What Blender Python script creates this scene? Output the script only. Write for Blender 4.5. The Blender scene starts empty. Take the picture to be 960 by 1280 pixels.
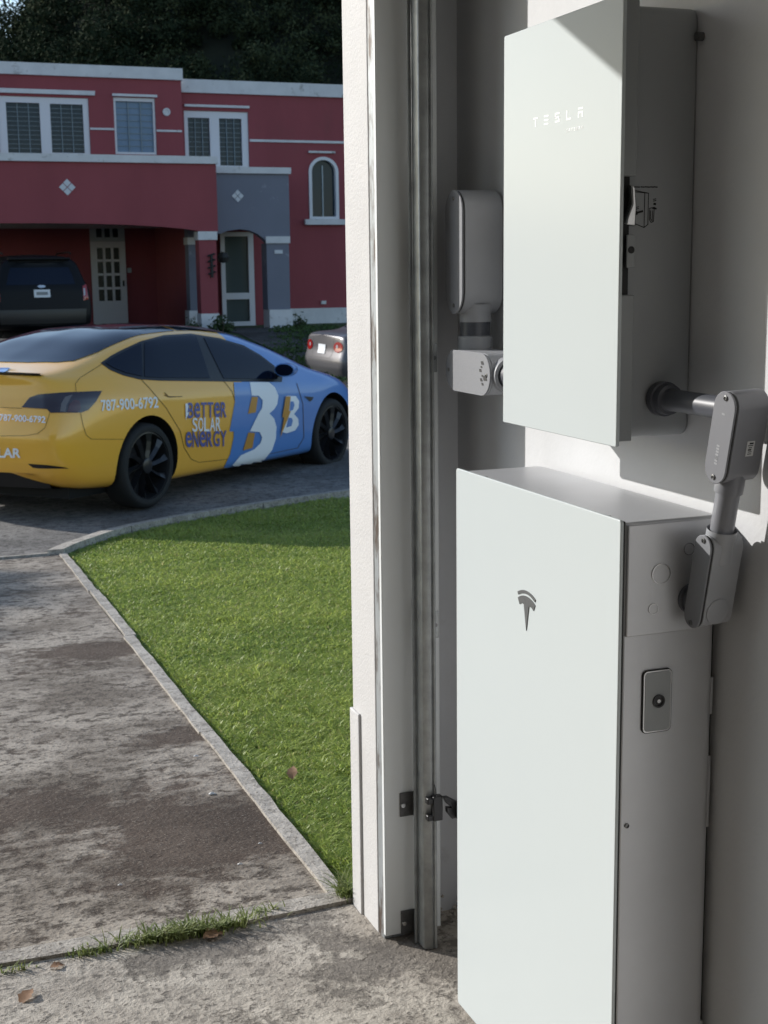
import bpy, bmesh, math, random
import numpy as np
from mathutils import Vector, Matrix
from mathutils.bvhtree import BVHTree
from mathutils.geometry import delaunay_2d_cdt
R = math.radians
random.seed(7); rng = np.random.default_rng(7)
SC = bpy.context.scene
COL = SC.collection

# ------------------------------------------------------------------ camera
CP = dict(o=(-1.0472, -1.7696, 1.4735), yaw=-.3617, pit=.1746, rol=-.0121, f=1725.13)
_cy, _sy = math.cos(CP['yaw']), math.sin(CP['yaw'])
FW = Vector((-_sy*math.cos(CP['pit']), _cy*math.cos(CP['pit']), -math.sin(CP['pit'])))
_r = Vector((_cy, _sy, 0)); _u = _r.cross(FW)
RT = math.cos(CP['rol'])*_r + math.sin(CP['rol'])*_u
UP = -math.sin(CP['rol'])*_r + math.cos(CP['rol'])*_u
EYE = Vector(CP['o'])
cd = bpy.data.cameras.new('camera'); cam = bpy.data.objects.new('camera', cd); COL.objects.link(cam)
cd.sensor_fit = 'VERTICAL'; cd.sensor_height = 36; cd.lens = 36*CP['f']/1280
cd.clip_start = .05; cd.clip_end = 3000
cd.dof.use_dof = True; cd.dof.focus_distance = 2.3; cd.dof.aperture_fstop = 17
M3 = Matrix((RT, UP, -FW)).transposed().to_4x4(); M3.translation = EYE
cam.matrix_world = M3
SC.camera = cam

def ray(u, v):
    return FW + RT*((u-480)/CP['f']) - UP*((v-640)/CP['f'])
def onp(u, v, ax, val):
    d = ray(u, v); t = (val-EYE[ax])/d[ax]; return EYE + d*t

# ------------------------------------------------------------------ light
SUN = Vector((-.9, 1.0, .55)).normalized()          # direction towards the sun
w = bpy.data.worlds.new('World'); SC.world = w; w.use_nodes = True
nt = w.node_tree; nt.nodes.clear()
sky = nt.nodes.new('ShaderNodeTexSky'); sky.sky_type = 'NISHITA'; sky.sun_disc = False
sky.sun_elevation = math.asin(SUN.z); sky.sun_rotation = math.atan2(SUN.x, SUN.y)
sky.air_density = 1.0; sky.dust_density = .5; sky.ozone_density = 1.0
bg = nt.nodes.new('ShaderNodeBackground'); bg.inputs[1].default_value = .15
wo = nt.nodes.new('ShaderNodeOutputWorld')
nt.links.new(sky.outputs[0], bg.inputs[0]); nt.links.new(bg.outputs[0], wo.inputs[0])
sd = bpy.data.lights.new('sun', 'SUN'); sd.energy = 3.8; sd.angle = R(.5); sd.color = (1, .965, .92)
so = bpy.data.objects.new('sun', sd); COL.objects.link(so)
so.rotation_euler = (-SUN).to_track_quat('-Z', 'Y').to_euler(); so.location = (-8, 12, 12)
SC.view_settings.view_transform = 'Standard'; SC.view_settings.look = 'None'
SC.view_settings.exposure = .45; SC.view_settings.gamma = 1.0
SC.view_settings.use_curve_mapping = False
SC.cycles.max_bounces = 8; SC.cycles.diffuse_bounces = 5; SC.cycles.use_denoising = True
SC.cycles.transparent_max_bounces = 8

# ------------------------------------------------------------------ materials
MATS = {}
def mat(name, col, rough=.6, metal=0., var=None, scale=5., bump=0., bscale=60., coat=0., spec=.5, trans=0., detail=6., stretch=None, dirt=None, dscale=3., dlo=.5, dhi=.7, coords='Object'):
    """Principled material: colour with a noise variation, optional second stain colour and fine relief."""
    m = bpy.data.materials.new(name); m.use_nodes = True; n = m.node_tree.nodes; L = m.node_tree.links
    b = n['Principled BSDF']
    b.inputs['Base Color'].default_value = (*col, 1); b.inputs['Roughness'].default_value = rough
    b.inputs['Metallic'].default_value = metal; b.inputs['Specular IOR Level'].default_value = spec
    b.inputs['Coat Weight'].default_value = coat; b.inputs['Coat Roughness'].default_value = .08
    tc = n.new('ShaderNodeTexCoord'); src = tc.outputs[coords]
    if stretch:
        mp = n.new('ShaderNodeMapping'); mp.inputs['Scale'].default_value = stretch
        L.new(src, mp.inputs[0]); src = mp.outputs[0]
    def noise(s, d=detail, ro=.6):
        t = n.new('ShaderNodeTexNoise'); t.inputs['Scale'].default_value = s; t.inputs['Detail'].default_value = d
        t.inputs['Roughness'].default_value = ro; L.new(src, t.inputs['Vector']); return t.outputs['Fac']
    cur = None
    if var is not None:
        r = n.new('ShaderNodeValToRGB'); r.color_ramp.elements[0].position = .3; r.color_ramp.elements[1].position = .7
        r.color_ramp.elements[0].color = (*var, 1); r.color_ramp.elements[1].color = (*col, 1)
        L.new(noise(scale), r.inputs[0]); cur = r.outputs[0]
    if dirt is not None:
        r = n.new('ShaderNodeMapRange'); r.inputs[1].default_value = dlo; r.inputs[2].default_value = dhi
        L.new(noise(dscale, 8, .7), r.inputs[0])
        mx = n.new('ShaderNodeMix'); mx.data_type = 'RGBA'; mx.inputs[6].default_value = (*col, 1)
        if cur: L.new(cur, mx.inputs[6])
        mx.inputs[7].default_value = (*dirt, 1); L.new(r.outputs[0], mx.inputs[0]); cur = mx.outputs[2]
    if cur: L.new(cur, b.inputs['Base Color'])
    if bump:
        bp = n.new('ShaderNodeBump'); bp.inputs['Strength'].default_value = min(1, bump); bp.inputs['Distance'].default_value = .004*max(1, bump)
        L.new(noise(bscale, 4), bp.inputs['Height']); L.new(bp.outputs[0], b.inputs['Normal'])
    if trans:
        t = n.new('ShaderNodeBsdfTranslucent'); ad = n.new('ShaderNodeMixShader'); ad.inputs[0].default_value = trans
        if cur: L.new(cur, t.inputs[0])
        else: t.inputs[0].default_value = (*col, 1)
        out = n['Material Output']; L.new(b.outputs[0], ad.inputs[1]); L.new(t.outputs[0], ad.inputs[2]); L.new(ad.outputs[0], out.inputs[0])
    MATS[name] = m; return m

# painted garage walls and concrete
mat('white_paint', (.60, .608, .62), .75, var=(.55, .558, .57), scale=4, bump=.2, bscale=45, dirt=(.40, .385, .37), dscale=5, dlo=.62, dhi=.80)
mat('white_pier', (.56, .55, .54), .7, var=(.51, .50, .49), scale=6, bump=.4, bscale=160, dirt=(.45, .42, .38), dscale=9, dlo=.66, dhi=.8)
mat('white_board', (.72, .745, .745), .45, var=(.70, .72, .71), scale=4)
mat('ceiling_paint', (.76, .76, .76), .8)
mat('inner_white', (.76, .76, .76), .8, var=(.72, .72, .72), scale=3)
mat('galvanised', (.40, .415, .412), .45, .75, var=(.25, .26, .258), scale=22, bump=.1, bscale=80)
mat('galvanised_dark', (.10, .10, .10), .5, .5, var=(.05, .05, .05), scale=30)
mat('bracket_grey', (.14, .14, .14), .55, .3, var=(.08, .08, .08), scale=40)
mat('rust_strip', (.38, .40, .41), .5, .4, var=(.30, .32, .33), scale=14, dirt=(.09, .065, .05), dscale=16, dlo=.5, dhi=.62, stretch=(1, 1, .35))
mat('black_plastic', (.012, .012, .013), .35)
mat('wire', (.02, .02, .02), .5)
# cabinets
mat('cabinet_glass', (.535, .578, .582), .22, spec=.16, coat=0, var=(.53, .573, .577), scale=7)
mat('glass_edge', (.86, .90, .89), .15)
mat('cabinet_grey', (.57, .58, .60), .36, .4, var=(.50, .505, .52), scale=3, bump=.05, bscale=300)
mat('cabinet_top', (.30, .305, .31), .3, .3)
mat('gateway_grey', (.33, .345, .355), .5, .0, bump=.05, bscale=300)
mat('trim_grey', (.29, .305, .31), .45)
mat('seam_black', (.008, .008, .008), .6)
mat('emblem_grey', (.16, .165, .165), .35, .4)
mat('print_white', (.97, .98, .98), .5)
mat('print_black', (.015, .015, .015), .6)
mat('screw_steel', (.18, .18, .18), .3, .9)
mat('knockout', (.52, .525, .54), .36, .4)
mat('bright_metal', (.55, .55, .55), .25, .9)
mat('pvc_grey', (.335, .345, .365), .42, 0, var=(.315, .325, .345), scale=12)
mat('pvc_shaded', (.20, .205, .225), .4, 0, var=(.185, .19, .21), scale=12)  # pvc_grey darkened: shade put into the colour of the upper box and pipe
mat('pvc_dark', (.075, .08, .095), .38)
mat('pvc_cover', (.215, .222, .24), .5, 0, bump=.1, bscale=200)
mat('sticker', (.55, .56, .56), .5)
# ground
def concrete(name, light, mid, dark, s=1., lo=.5, soft=.05, pit=.5, rel=.8, grain=90., stains=(), stretch=(1, 1, 1), pit_s=24., streak=0.):
    """Weathered concrete: pale paste pitted with darker aggregate, and dark worn patches with broken edges; fine relief."""
    m = bpy.data.materials.new(name); m.use_nodes = True; n = m.node_tree.nodes; L = m.node_tree.links
    b = n['Principled BSDF']; b.inputs['Roughness'].default_value = .92; b.inputs['Specular IOR Level'].default_value = .2
    tc = n.new('ShaderNodeTexCoord'); mp = n.new('ShaderNodeMapping'); mp.inputs['Scale'].default_value = stretch; L.new(tc.outputs['Object'], mp.inputs[0]); src = mp.outputs[0]
    def noise(sc, d, ro=.6, dist=0.):
        t = n.new('ShaderNodeTexNoise'); t.inputs['Scale'].default_value = sc; t.inputs['Detail'].default_value = d
        t.inputs['Roughness'].default_value = ro; t.inputs['Distortion'].default_value = dist; L.new(src, t.inputs['Vector']); return t.outputs['Fac']
    def mr(x, a, c, lo2=0., hi2=1.):
        r = n.new('ShaderNodeMapRange'); r.inputs[1].default_value = a; r.inputs[2].default_value = c
        r.inputs[3].default_value = lo2; r.inputs[4].default_value = hi2; L.new(x, r.inputs[0]); return r.outputs[0]
    def op(o_, a, c):
        x = n.new('ShaderNodeMath'); x.operation = o_
        for i, q in enumerate((a, c)):
            if isinstance(q, (int, float)): x.inputs[i].default_value = q
            else: L.new(q, x.inputs[i])
        return x.outputs[0]
    def mixc(f, a, c):
        x = n.new('ShaderNodeMix'); x.data_type = 'RGBA'; L.new(f, x.inputs[0])
        for i, q in ((6, a), (7, c)):
            if isinstance(q, tuple): x.inputs[i].default_value = (*q, 1)
            else: L.new(q, x.inputs[i])
        return x.outputs[2]
    big = noise(s, 15, .66, .3); pits = noise(pit_s, 6, .72); tone = noise(s*3.3, 10, .7); fin = noise(grain, 3, .6); fin2 = noise(grain*2.3, 2, .6)
    fld = big
    for cx, cy, rx, ry, w_ in stains:           # worn areas that have a place of their own
        q = n.new('ShaderNodeMapping'); q.vector_type = 'TEXTURE'; q.inputs['Location'].default_value = (cx, cy, 0); q.inputs['Scale'].default_value = (rx, ry, 50); L.new(tc.outputs['Object'], q.inputs[0])
        v = n.new('ShaderNodeVectorMath'); v.operation = 'LENGTH'; L.new(q.outputs[0], v.inputs[0]); fld = op('ADD', fld, mr(v.outputs['Value'], .2, 1.15, w_, 0))
    c1 = mixc(mr(tone, .41, .58), mid, light)
    c1 = mixc(op('MULTIPLY', mr(pits, .50, .60), pit), c1, tuple(.30*x+.35*y for x, y in zip(mid, dark)))
    fld = op('ADD', fld, op('MULTIPLY', op('SUBTRACT', pits, .5), .30))
    msk = mr(fld, lo, lo+soft, 0, .92)
    d2 = mixc(mr(tone, .35, .65), dark, tuple(x*1.7 for x in dark))
    c2 = mixc(msk, c1, d2)
    c3 = mixc(mr(fin, .56, .66, 0, .75), c2, tuple(x*.7 for x in dark))
    c4 = mixc(mr(fin2, .30, .40, .55, 0), c3, light)
    L.new(c4, b.inputs['Base Color'])
    hgt = op('ADD', op('MULTIPLY', fin, .6), op('ADD', op('MULTIPLY', pits, -.45), op('MULTIPLY', msk, -.35)))
    bp = n.new('ShaderNodeBump'); bp.inputs['Strength'].default_value = rel; bp.inputs['Distance'].default_value = .008
    L.new(hgt, bp.inputs['Height']); L.new(bp.outputs[0], b.inputs['Normal'])
    MATS[name] = m; return m
concrete('driveway_concrete', (.36, .315, .26), (.165, .138, .11), (.056, .040, .030), .9, .52, .09, .9, 1., 85,
         stains=((-.32, 1.72, .52, .36, .17), (-.9, 2.15, .5, .35, .12), (-.12, 2.75, .22, .22, .14), (-.15, 4.2, .35, .18, .14)), stretch=(.8, 1, 1), pit_s=20)
concrete('floor_concrete', (.50, .455, .39), (.36, .322, .275), (.14, .125, .108), 1.7, .525, .06, .55, 1., 75, stains=((-.42, 1.05, .22, .10, .16), (-.1, .85, .22, .13, .10), (-.75, .55, .18, .12, .10)), pit_s=30)
concrete('edging_concrete', (.46, .42, .365), (.34, .31, .27), (.12, .10, .08), 3., .63, .08, .5, .8, 90)
concrete('dark_drive', (.11, .105, .098), (.07, .066, .062), (.03, .028, .026), .5, .54, .10, .7, .8, 60, pit_s=14)  # darker copy of asphalt: deepens the carport's shade through the ground colour
concrete('asphalt', (.25, .235, .215), (.15, .14, .128), (.06, .055, .050), .5, .54, .10, .7, .8, 60, pit_s=14)
mat('soil', (.045, .06, .02), .95, var=(.03, .03, .012), scale=14, bump=1, bscale=40)
mat('yard_grass', (.05, .09, .02), .95, var=(.03, .055, .015), scale=3, bump=1, bscale=30)
def grass_mat():
    m = bpy.data.materials.new('grass_blade'); m.use_nodes = True; n = m.node_tree.nodes; L = m.node_tree.links; b = n['Principled BSDF']
    at = n.new('ShaderNodeAttribute'); at.attribute_name = 'tone'; r = n.new('ShaderNodeValToRGB'); e = r.color_ramp.elements
    e[0].position = 0; e[0].color = (.17, .275, .045, 1); e[1].position = .75; e[1].color = (.54, .60, .15, 1); q = e.new(1.); q.color = (.50, .46, .20, 1)
    mr = n.new('ShaderNodeMath'); mr.operation = 'MULTIPLY'; mr.inputs[1].default_value = .74; L.new(at.outputs['Fac'], mr.inputs[0]); L.new(mr.outputs[0], r.inputs[0])
    L.new(r.outputs[0], b.inputs['Base Color']); b.inputs['Roughness'].default_value = .45; b.inputs['Specular IOR Level'].default_value = .4
    t = n.new('ShaderNodeBsdfTranslucent'); x = n.new('ShaderNodeMixShader'); x.inputs[0].default_value = .5; L.new(r.outputs[0], t.inputs[0])
    L.new(b.outputs[0], x.inputs[1]); L.new(t.outputs[0], x.inputs[2]); L.new(x.outputs[0], n['Material Output'].inputs[0]); MATS['grass_blade'] = m
grass_mat()
mat('tuft_blade', (.30, .32, .12), .6, var=(.16, .23, .06), scale=20, trans=.35)
mat('dry_leaf', (.36, .21, .12), .7, var=(.22, .12, .06), scale=40, trans=.2)
mat('chip', (.62, .60, .57), .8)
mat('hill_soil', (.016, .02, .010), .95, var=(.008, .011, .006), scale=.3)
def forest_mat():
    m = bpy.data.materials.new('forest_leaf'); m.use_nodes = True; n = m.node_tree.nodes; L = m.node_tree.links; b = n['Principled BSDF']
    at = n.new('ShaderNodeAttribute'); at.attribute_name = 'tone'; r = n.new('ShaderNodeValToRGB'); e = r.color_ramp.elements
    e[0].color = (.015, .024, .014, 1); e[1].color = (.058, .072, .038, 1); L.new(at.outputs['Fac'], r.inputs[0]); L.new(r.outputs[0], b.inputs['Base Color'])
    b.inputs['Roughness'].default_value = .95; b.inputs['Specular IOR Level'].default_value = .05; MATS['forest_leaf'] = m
forest_mat()
mat('bush_leaf', (.05, .085, .025), .7, var=(.03, .05, .02), scale=3, trans=.25)
mat('bark', (.10, .075, .055), .9)
# house
mat('red_wall', (.285, .064, .076), .85, var=(.24, .053, .064), scale=1.2, bump=.5, bscale=14, dirt=(.22, .06, .065), dscale=1.1, dlo=.58, dhi=.75, stretch=(1, 1, .35))
mat('blue_wall', (.175, .185, .235), .8, var=(.155, .165, .21), scale=1, dirt=(.36, .37, .42), dscale=1.7, dlo=.60, dhi=.70)
mat('house_white', (.66, .66, .68), .75, var=(.56, .56, .58), scale=3, dirt=(.2, .19, .18), dscale=4, dlo=.58, dhi=.72)
mat('window_white', (.66, .66, .70), .6)
mat('window_glass', (.012, .028, .045), .1, spec=.2)
mat('shutter_blue', (.12, .20, .32), .35, var=(.10, .18, .28), scale=4)
mat('bar_white', (.42, .47, .50), .6)
mat('grille', (.20, .25, .28), .5)
mat('door_glass', (.02, .026, .03), .2, spec=.15)
mat('entry_glass', (.075, .095, .095), .2, spec=.3)
mat('pink_wall', (.62, .36, .31), .8)
mat('iron_black', (.01, .01, .01), .6)
mat('tile_pale', (.55, .57, .62), .4)
# cars
mat('tyre', (.012, .012, .012), .75, bump=.3, bscale=60)
mat('rim_black', (.035, .035, .038), .28, .4)
mat('arch_black', (.004, .004, .004), .9)
mat('car_glass', (.004, .008, .020), .05, spec=.24)
mat('black_trim', (.008, .008, .009), .35)
mat('wrap_blue', (.10, .25, .60), .3, coat=.7)
mat('wrap_navy', (.11, .13, .36), .4)
mat('wrap_white', (.88, .90, .92), .4)
mat('wrap_orange', (.55, .27, .045), .4, coat=.2)
mat('lamp_dark', (.02, .006, .008), .08, coat=.8)
mat('lamp_red', (.28, .012, .012), .15, coat=.5)
mat('lamp_smoke', (.06, .012, .014), .12, coat=.5)
mat('lamp_arc', (.14, .13, .14), .2)
mat('lamp_clear', (.40, .40, .42), .15)
mat('seam_brown', (.09, .05, .012), .7)
mat('suv_paint', (.003, .0035, .005), .45, spec=.2)
mat('silver_paint', (.10, .097, .105), .35, .4, coat=.3)
mat('plate_white', (.62, .64, .66), .5)

def wrap_paint():
    """Yellow wrap with a blue front: the print changes over a slanted line across the doors."""
    m = bpy.data.materials.new('wrap_yellow'); m.use_nodes = True; n = m.node_tree.nodes; L = m.node_tree.links
    b = n['Principled BSDF']; b.inputs['Roughness'].default_value = .3; b.inputs['Coat Weight'].default_value = .7; b.inputs['Coat Roughness'].default_value = .06
    tc = n.new('ShaderNodeTexCoord'); sx = n.new('ShaderNodeSeparateXYZ'); L.new(tc.outputs['Object'], sx.inputs[0])
    a = n.new('ShaderNodeMath'); a.operation = 'MULTIPLY_ADD'; a.inputs[1].default_value = -.22; L.new(sx.outputs[2], a.inputs[0]); L.new(sx.outputs[0], a.inputs[2])
    g = n.new('ShaderNodeMath'); g.operation = 'GREATER_THAN'; g.inputs[1].default_value = WRAP_X; L.new(a.outputs[0], g.inputs[0])
    mx = n.new('ShaderNodeMix'); mx.data_type = 'RGBA'; mx.inputs[6].default_value = (.92, .475, .055, 1); mx.inputs[7].default_value = (.10, .25, .60, 1)
    L.new(g.outputs[0], mx.inputs[0]); L.new(mx.outputs[2], b.inputs['Base Color']); MATS['wrap_yellow'] = m
WRAP_X = 1.16
wrap_paint()

# ------------------------------------------------------------------ builders
def tag(o, label=None, cat=None, group=None, kind=None):
    if label: o['label'] = label
    if cat: o['category'] = cat
    if group: o['group'] = group
    if kind: o['kind'] = kind
    return o
def empty(name, loc=(0, 0, 0), rz=0., **k):
    o = bpy.data.objects.new(name, None); COL.objects.link(o); o.location = loc; o.rotation_euler = (0, 0, rz)
    o.empty_display_size = .1
    return tag(o, **k)
class MB:
    def __init__(s): s.v = []; s.f = []; s.m = []; s.cur = 0
    def add(s, vs, fs):
        b = len(s.v); s.v += [tuple(x) for x in vs]; s.f += [tuple(i+b for i in f) for f in fs]; s.m += [s.cur]*len(fs); return s
    def box(s, a, b):
        (x0, y0, z0), (x1, y1, z1) = a, b
        return s.add([(x0, y0, z0), (x1, y0, z0), (x1, y1, z0), (x0, y1, z0), (x0, y0, z1), (x1, y0, z1), (x1, y1, z1), (x0, y1, z1)],
                     [(0, 3, 2, 1), (4, 5, 6, 7), (0, 1, 5, 4), (1, 2, 6, 5), (2, 3, 7, 6), (3, 0, 4, 7)])
    def prism(s, pts, d0, d1, ax=1):
        """polygon pts in the two other axes, extruded along ax from d0 to d1"""
        def P(a, b, d): return {0: (d, a, b), 1: (a, d, b), 2: (a, b, d)}[ax]
        k = len(pts); vs = [P(a, b, d0) for a, b in pts]+[P(a, b, d1) for a, b in pts]
        return s.add(vs, [tuple(range(k))[::-1], tuple(range(k, 2*k))]+[(i, (i+1) % k, (i+1) % k+k, i+k) for i in range(k)])
    def tube(s, p, q, r, r2=None, n=20, caps=True):
        p, q = Vector(p), Vector(q); r2 = r if r2 is None else r2
        d = (q-p).normalized(); a = d.orthogonal().normalized(); b = d.cross(a)
        vs = []
        for c, rr in ((p, r), (q, r2)):
            vs += [c+(a*math.cos(t)+b*math.sin(t))*rr for t in [2*math.pi*i/n for i in range(n)]]
        fs = [(i, (i+1) % n, (i+1) % n+n, i+n) for i in range(n)]
        if caps: fs += [tuple(range(n))[::-1], tuple(range(n, 2*n))]
        return s.add(vs, fs)
    def lathe(s, prof, c, axis, n=28):
        """prof: list of (along, radius)"""
        c = Vector(c); d = Vector(axis).normalized(); a = d.orthogonal().normalized(); b = d.cross(a); vs = []; k = len(prof)
        for t in [2*math.pi*i/n for i in range(n)]:
            e = a*math.cos(t)+b*math.sin(t); vs += [c+d*h+e*r for h, r in prof]
        return s.add(vs, [(i*k+j, i*k+j+1, ((i+1) % n)*k+j+1, ((i+1) % n)*k+j) for i in range(n) for j in range(k-1)])
    def path(s, pts, r, n=8):
        for p, q in zip(pts[:-1], pts[1:]): s.tube(p, q, r, n=n)
        return s
    def build(s, name, material, parent=None, bevel=0., seg=2, smooth=False, loc=None, angle=35, **k):
        me = bpy.data.meshes.new(name); me.from_pydata(s.v, [], s.f)
        ms = material if isinstance(material, (list, tuple)) else [material]
        for m in ms: me.materials.append(MATS[m])
        if len(ms) > 1: me.polygons.foreach_set('material_index', s.m)
        bm = bmesh.new(); bm.from_mesh(me); bmesh.ops.recalc_face_normals(bm, faces=bm.faces); bm.to_mesh(me); bm.free()
        o = bpy.data.objects.new(name, me); COL.objects.link(o); o.parent = parent
        if loc: o.location = loc
        if smooth:
            me.polygons.foreach_set('use_smooth', [True]*len(me.polygons))
            if angle: me.set_sharp_from_angle(angle=R(angle))
        if bevel:
            b = o.modifiers.new('bevel', 'BEVEL'); b.width = bevel; b.segments = seg; b.limit_method = 'ANGLE'; b.angle_limit = R(35)
            b.harden_normals = False
            me.polygons.foreach_set('use_smooth', [True]*len(me.polygons)); me.set_sharp_from_angle(angle=R(60))
        return tag(o, **k)
def B(name, material, parent, *boxes, **k):
    m = MB()
    for a, b in boxes: m.box(a, b)
    return m.build(name, material, parent, **k)
def wall_holes(x0, x1, z0, z1, holes, y0, y1):
    """a wall slab in XZ between y0 (front) and y1 with rectangular through-openings"""
    xs = sorted({x0, x1, *[h[0] for h in holes], *[h[1] for h in holes]}); xs = [x for x in xs if x0 <= x <= x1]
    zs = sorted({z0, z1, *[h[2] for h in holes], *[h[3] for h in holes]}); zs = [z for z in zs if z0 <= z <= z1]
    def solid(i, j):
        if not (0 <= i < len(xs)-1 and 0 <= j < len(zs)-1): return False
        cx, cz = (xs[i]+xs[i+1])/2, (zs[j]+zs[j+1])/2
        return not any(h[0] < cx < h[1] and h[2] < cz < h[3] for h in holes)
    m = MB()
    for i in range(len(xs)-1):
        for j in range(len(zs)-1):
            if not solid(i, j): continue
            a, b, c, d = xs[i], xs[i+1], zs[j], zs[j+1]
            m.add([(a, y0, c), (b, y0, c), (b, y0, d), (a, y0, d)], [(0, 1, 2, 3)]); m.add([(a, y1, c), (a, y1, d), (b, y1, d), (b, y1, c)], [(0, 1, 2, 3)])
            if not solid(i-1, j): m.add([(a, y0, c), (a, y0, d), (a, y1, d), (a, y1, c)], [(0, 1, 2, 3)])
            if not solid(i+1, j): m.add([(b, y0, c), (b, y1, c), (b, y1, d), (b, y0, d)], [(0, 1, 2, 3)])
            if not solid(i, j-1): m.add([(a, y0, c), (a, y1, c), (b, y1, c), (b, y0, c)], [(0, 1, 2, 3)])
            if not solid(i, j+1): m.add([(a, y0, d), (b, y0, d), (b, y1, d), (a, y1, d)], [(0, 1, 2, 3)])
    return m
def mesh_np(name, V, F, material, **k):
    """V (n,3) array, F (m,c) int array"""
    me = bpy.data.meshes.new(name); me.vertices.add(len(V)); me.vertices.foreach_set('co', np.asarray(V, np.float32).ravel())
    c = F.shape[1]; me.loops.add(F.size); me.loops.foreach_set('vertex_index', F.astype(np.int32).ravel())
    me.polygons.add(len(F)); me.polygons.foreach_set('loop_start', np.arange(0, F.size, c, dtype=np.int32))
    me.update(calc_edges=True); me.materials.append(MATS[material])
    o = bpy.data.objects.new(name, me); COL.objects.link(o); return tag(o, **k)
def text_mesh(txt, bold=0., size=1.):
    """2D triangles of a line of text: verts list and faces"""
    cu = bpy.data.curves.new('t', 'FONT'); cu.body = txt; cu.size = size; cu.offset = bold; cu.resolution_u = 3
    o = bpy.data.objects.new('t', cu); COL.objects.link(o)
    dg = bpy.context.evaluated_depsgraph_get(); me = o.evaluated_get(dg).to_mesh()
    vs = [(v.co.x, v.co.y) for v in me.vertices]; fs = [tuple(p.vertices) for p in me.polygons]
    o.evaluated_get(dg).to_mesh_clear(); bpy.data.objects.remove(o); bpy.data.curves.remove(cu)
    return vs, fs

# ------------------------------------------------------------------ ground
FZ = -.02                      # garage floor
def gz(y):
    return float(np.interp(y, [1.15, 7.2, 7.6, 18, 26, 70], [FZ, -.325, -.34, -.345, .20, .20]))
def EX(y): return PX+.155*max(0, y-1.2)/5.95        # the driveway's right edge, slightly splayed
PX = -.03                      # line of the opening's right reveal
def sheet(name, poly_xy, dz, material, step=.5, **k):
    """a ground sheet following gz: polygon in plan, cut into strips along Y"""
    m = MB(); ys = sorted({y for _, y in poly_xy} | {1.15, 7.2, 7.6, 18., 26.}); y0, y1 = min(y for _, y in poly_xy), max(y for _, y in poly_xy)
    ys = [y for y in ys if y0 <= y <= y1]
    def cut(y):
        xs = []
        n = len(poly_xy)
        for i in range(n):
            (ax, ay), (bx, by) = poly_xy[i], poly_xy[(i+1) % n]
            if min(ay, by) <= y <= max(ay, by) and ay != by: xs.append(ax+(bx-ax)*(y-ay)/(by-ay))
            elif ay == by == y: xs += [ax, bx]
        return min(xs), max(xs)
    for a, b in zip(ys[:-1], ys[1:]):
        e = 1e-5; l0, r0 = cut(a+e); l1, r1 = cut(b-e)
        m.add([(l0, a, gz(a)+dz), (r0, a, gz(a)+dz), (r1, b, gz(b)+dz), (l1, b, gz(b)+dz)], [(0, 1, 2, 3)])
    return m.build(name, material, **k)
# the ground as one sheet to the horizon, running into the hill
def hill_z(x, y):
    ridge = np.interp(x, [-400, -60, 5, 16.5, 22, 40, 400], [5, 8, 14, 22, 31, 46, 60])
    t = np.clip((y-92)/(38), 0, 1); t = t*t*(3-2*t)*.2+t*.8
    return ridge*t
gm = MB(); xs = [-900, -300, -120, -60, -30, -10, 0, 8, 14, 20, 28, 36, 44, 60, 90, 150, 300, 900]; ys = [-900, -200, -30, 1.15, 7.2, 7.6, 18, 26, 40, 60, 84, 92, 98, 104, 110, 116, 122, 128, 134, 160, 220, 400, 1500]
for j, y in enumerate(ys):
    for i, x in enumerate(xs): gm.v.append((x, y, gz(y)-.06+float(hill_z(x, y))))
nx = len(xs); gm.f = [(j*nx+i, j*nx+i+1, (j+1)*nx+i+1, (j+1)*nx+i) for j in range(len(ys)-1) for i in range(nx-1)]; gm.m = [0]*len(gm.f)
gm.build('ground', 'hill_soil', kind='structure')
B('garage_floor', 'floor_concrete', None, ((-5.6, -6.2, FZ-.12), (1.2, 1.146, FZ)), kind='structure')
sheet('driveway', [(-5.1, 1.212), (PX-.043, 1.212), (EX(7.17)-.043, 7.17), (-5.1, 7.17)], -.004, 'driveway_concrete', kind='structure')
kerb_pts = [(EX(7.15)-.02, 7.15), (.22, 7.36), (.38, 7.58), (.60, 7.82), (1.0, 8.08), (1.6, 8.36), (2.62, 8.74), (4.2, 9.2), (6.5, 9.5), (14, 9.7)]
sheet('street', [(-60, 7.255), (.03, 7.255), (.17, 7.40)]+[(x-.0, y+.06) for x, y in kerb_pts[2:]]+[(60, 9.7), (60, 18.2), (-60, 18.2)], -.012, 'asphalt', kind='structure')
sheet('lawn', [(PX+.008, 1.15)]+[(x+.0, y-.02) for x, y in kerb_pts]+[(14, 1.15)], -.03, 'soil', kind='structure')
sheet('opposite_yard', [(-60, 18.3), (60, 18.3), (60, 66), (-60, 66)], -.02, 'yard_grass', kind='structure')
sheet('opposite_driveway', [(-1.5, 18.2), (5.7, 18.2), (5.7, 33), (-1.5, 33)], -.002, 'dark_drive', kind='structure')
sheet('opposite_path', [(6.0, 18.2), (9.6, 18.2), (8.1, 28.5), (6.4, 28.5)], .000, 'dark_drive', kind='structure')

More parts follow.
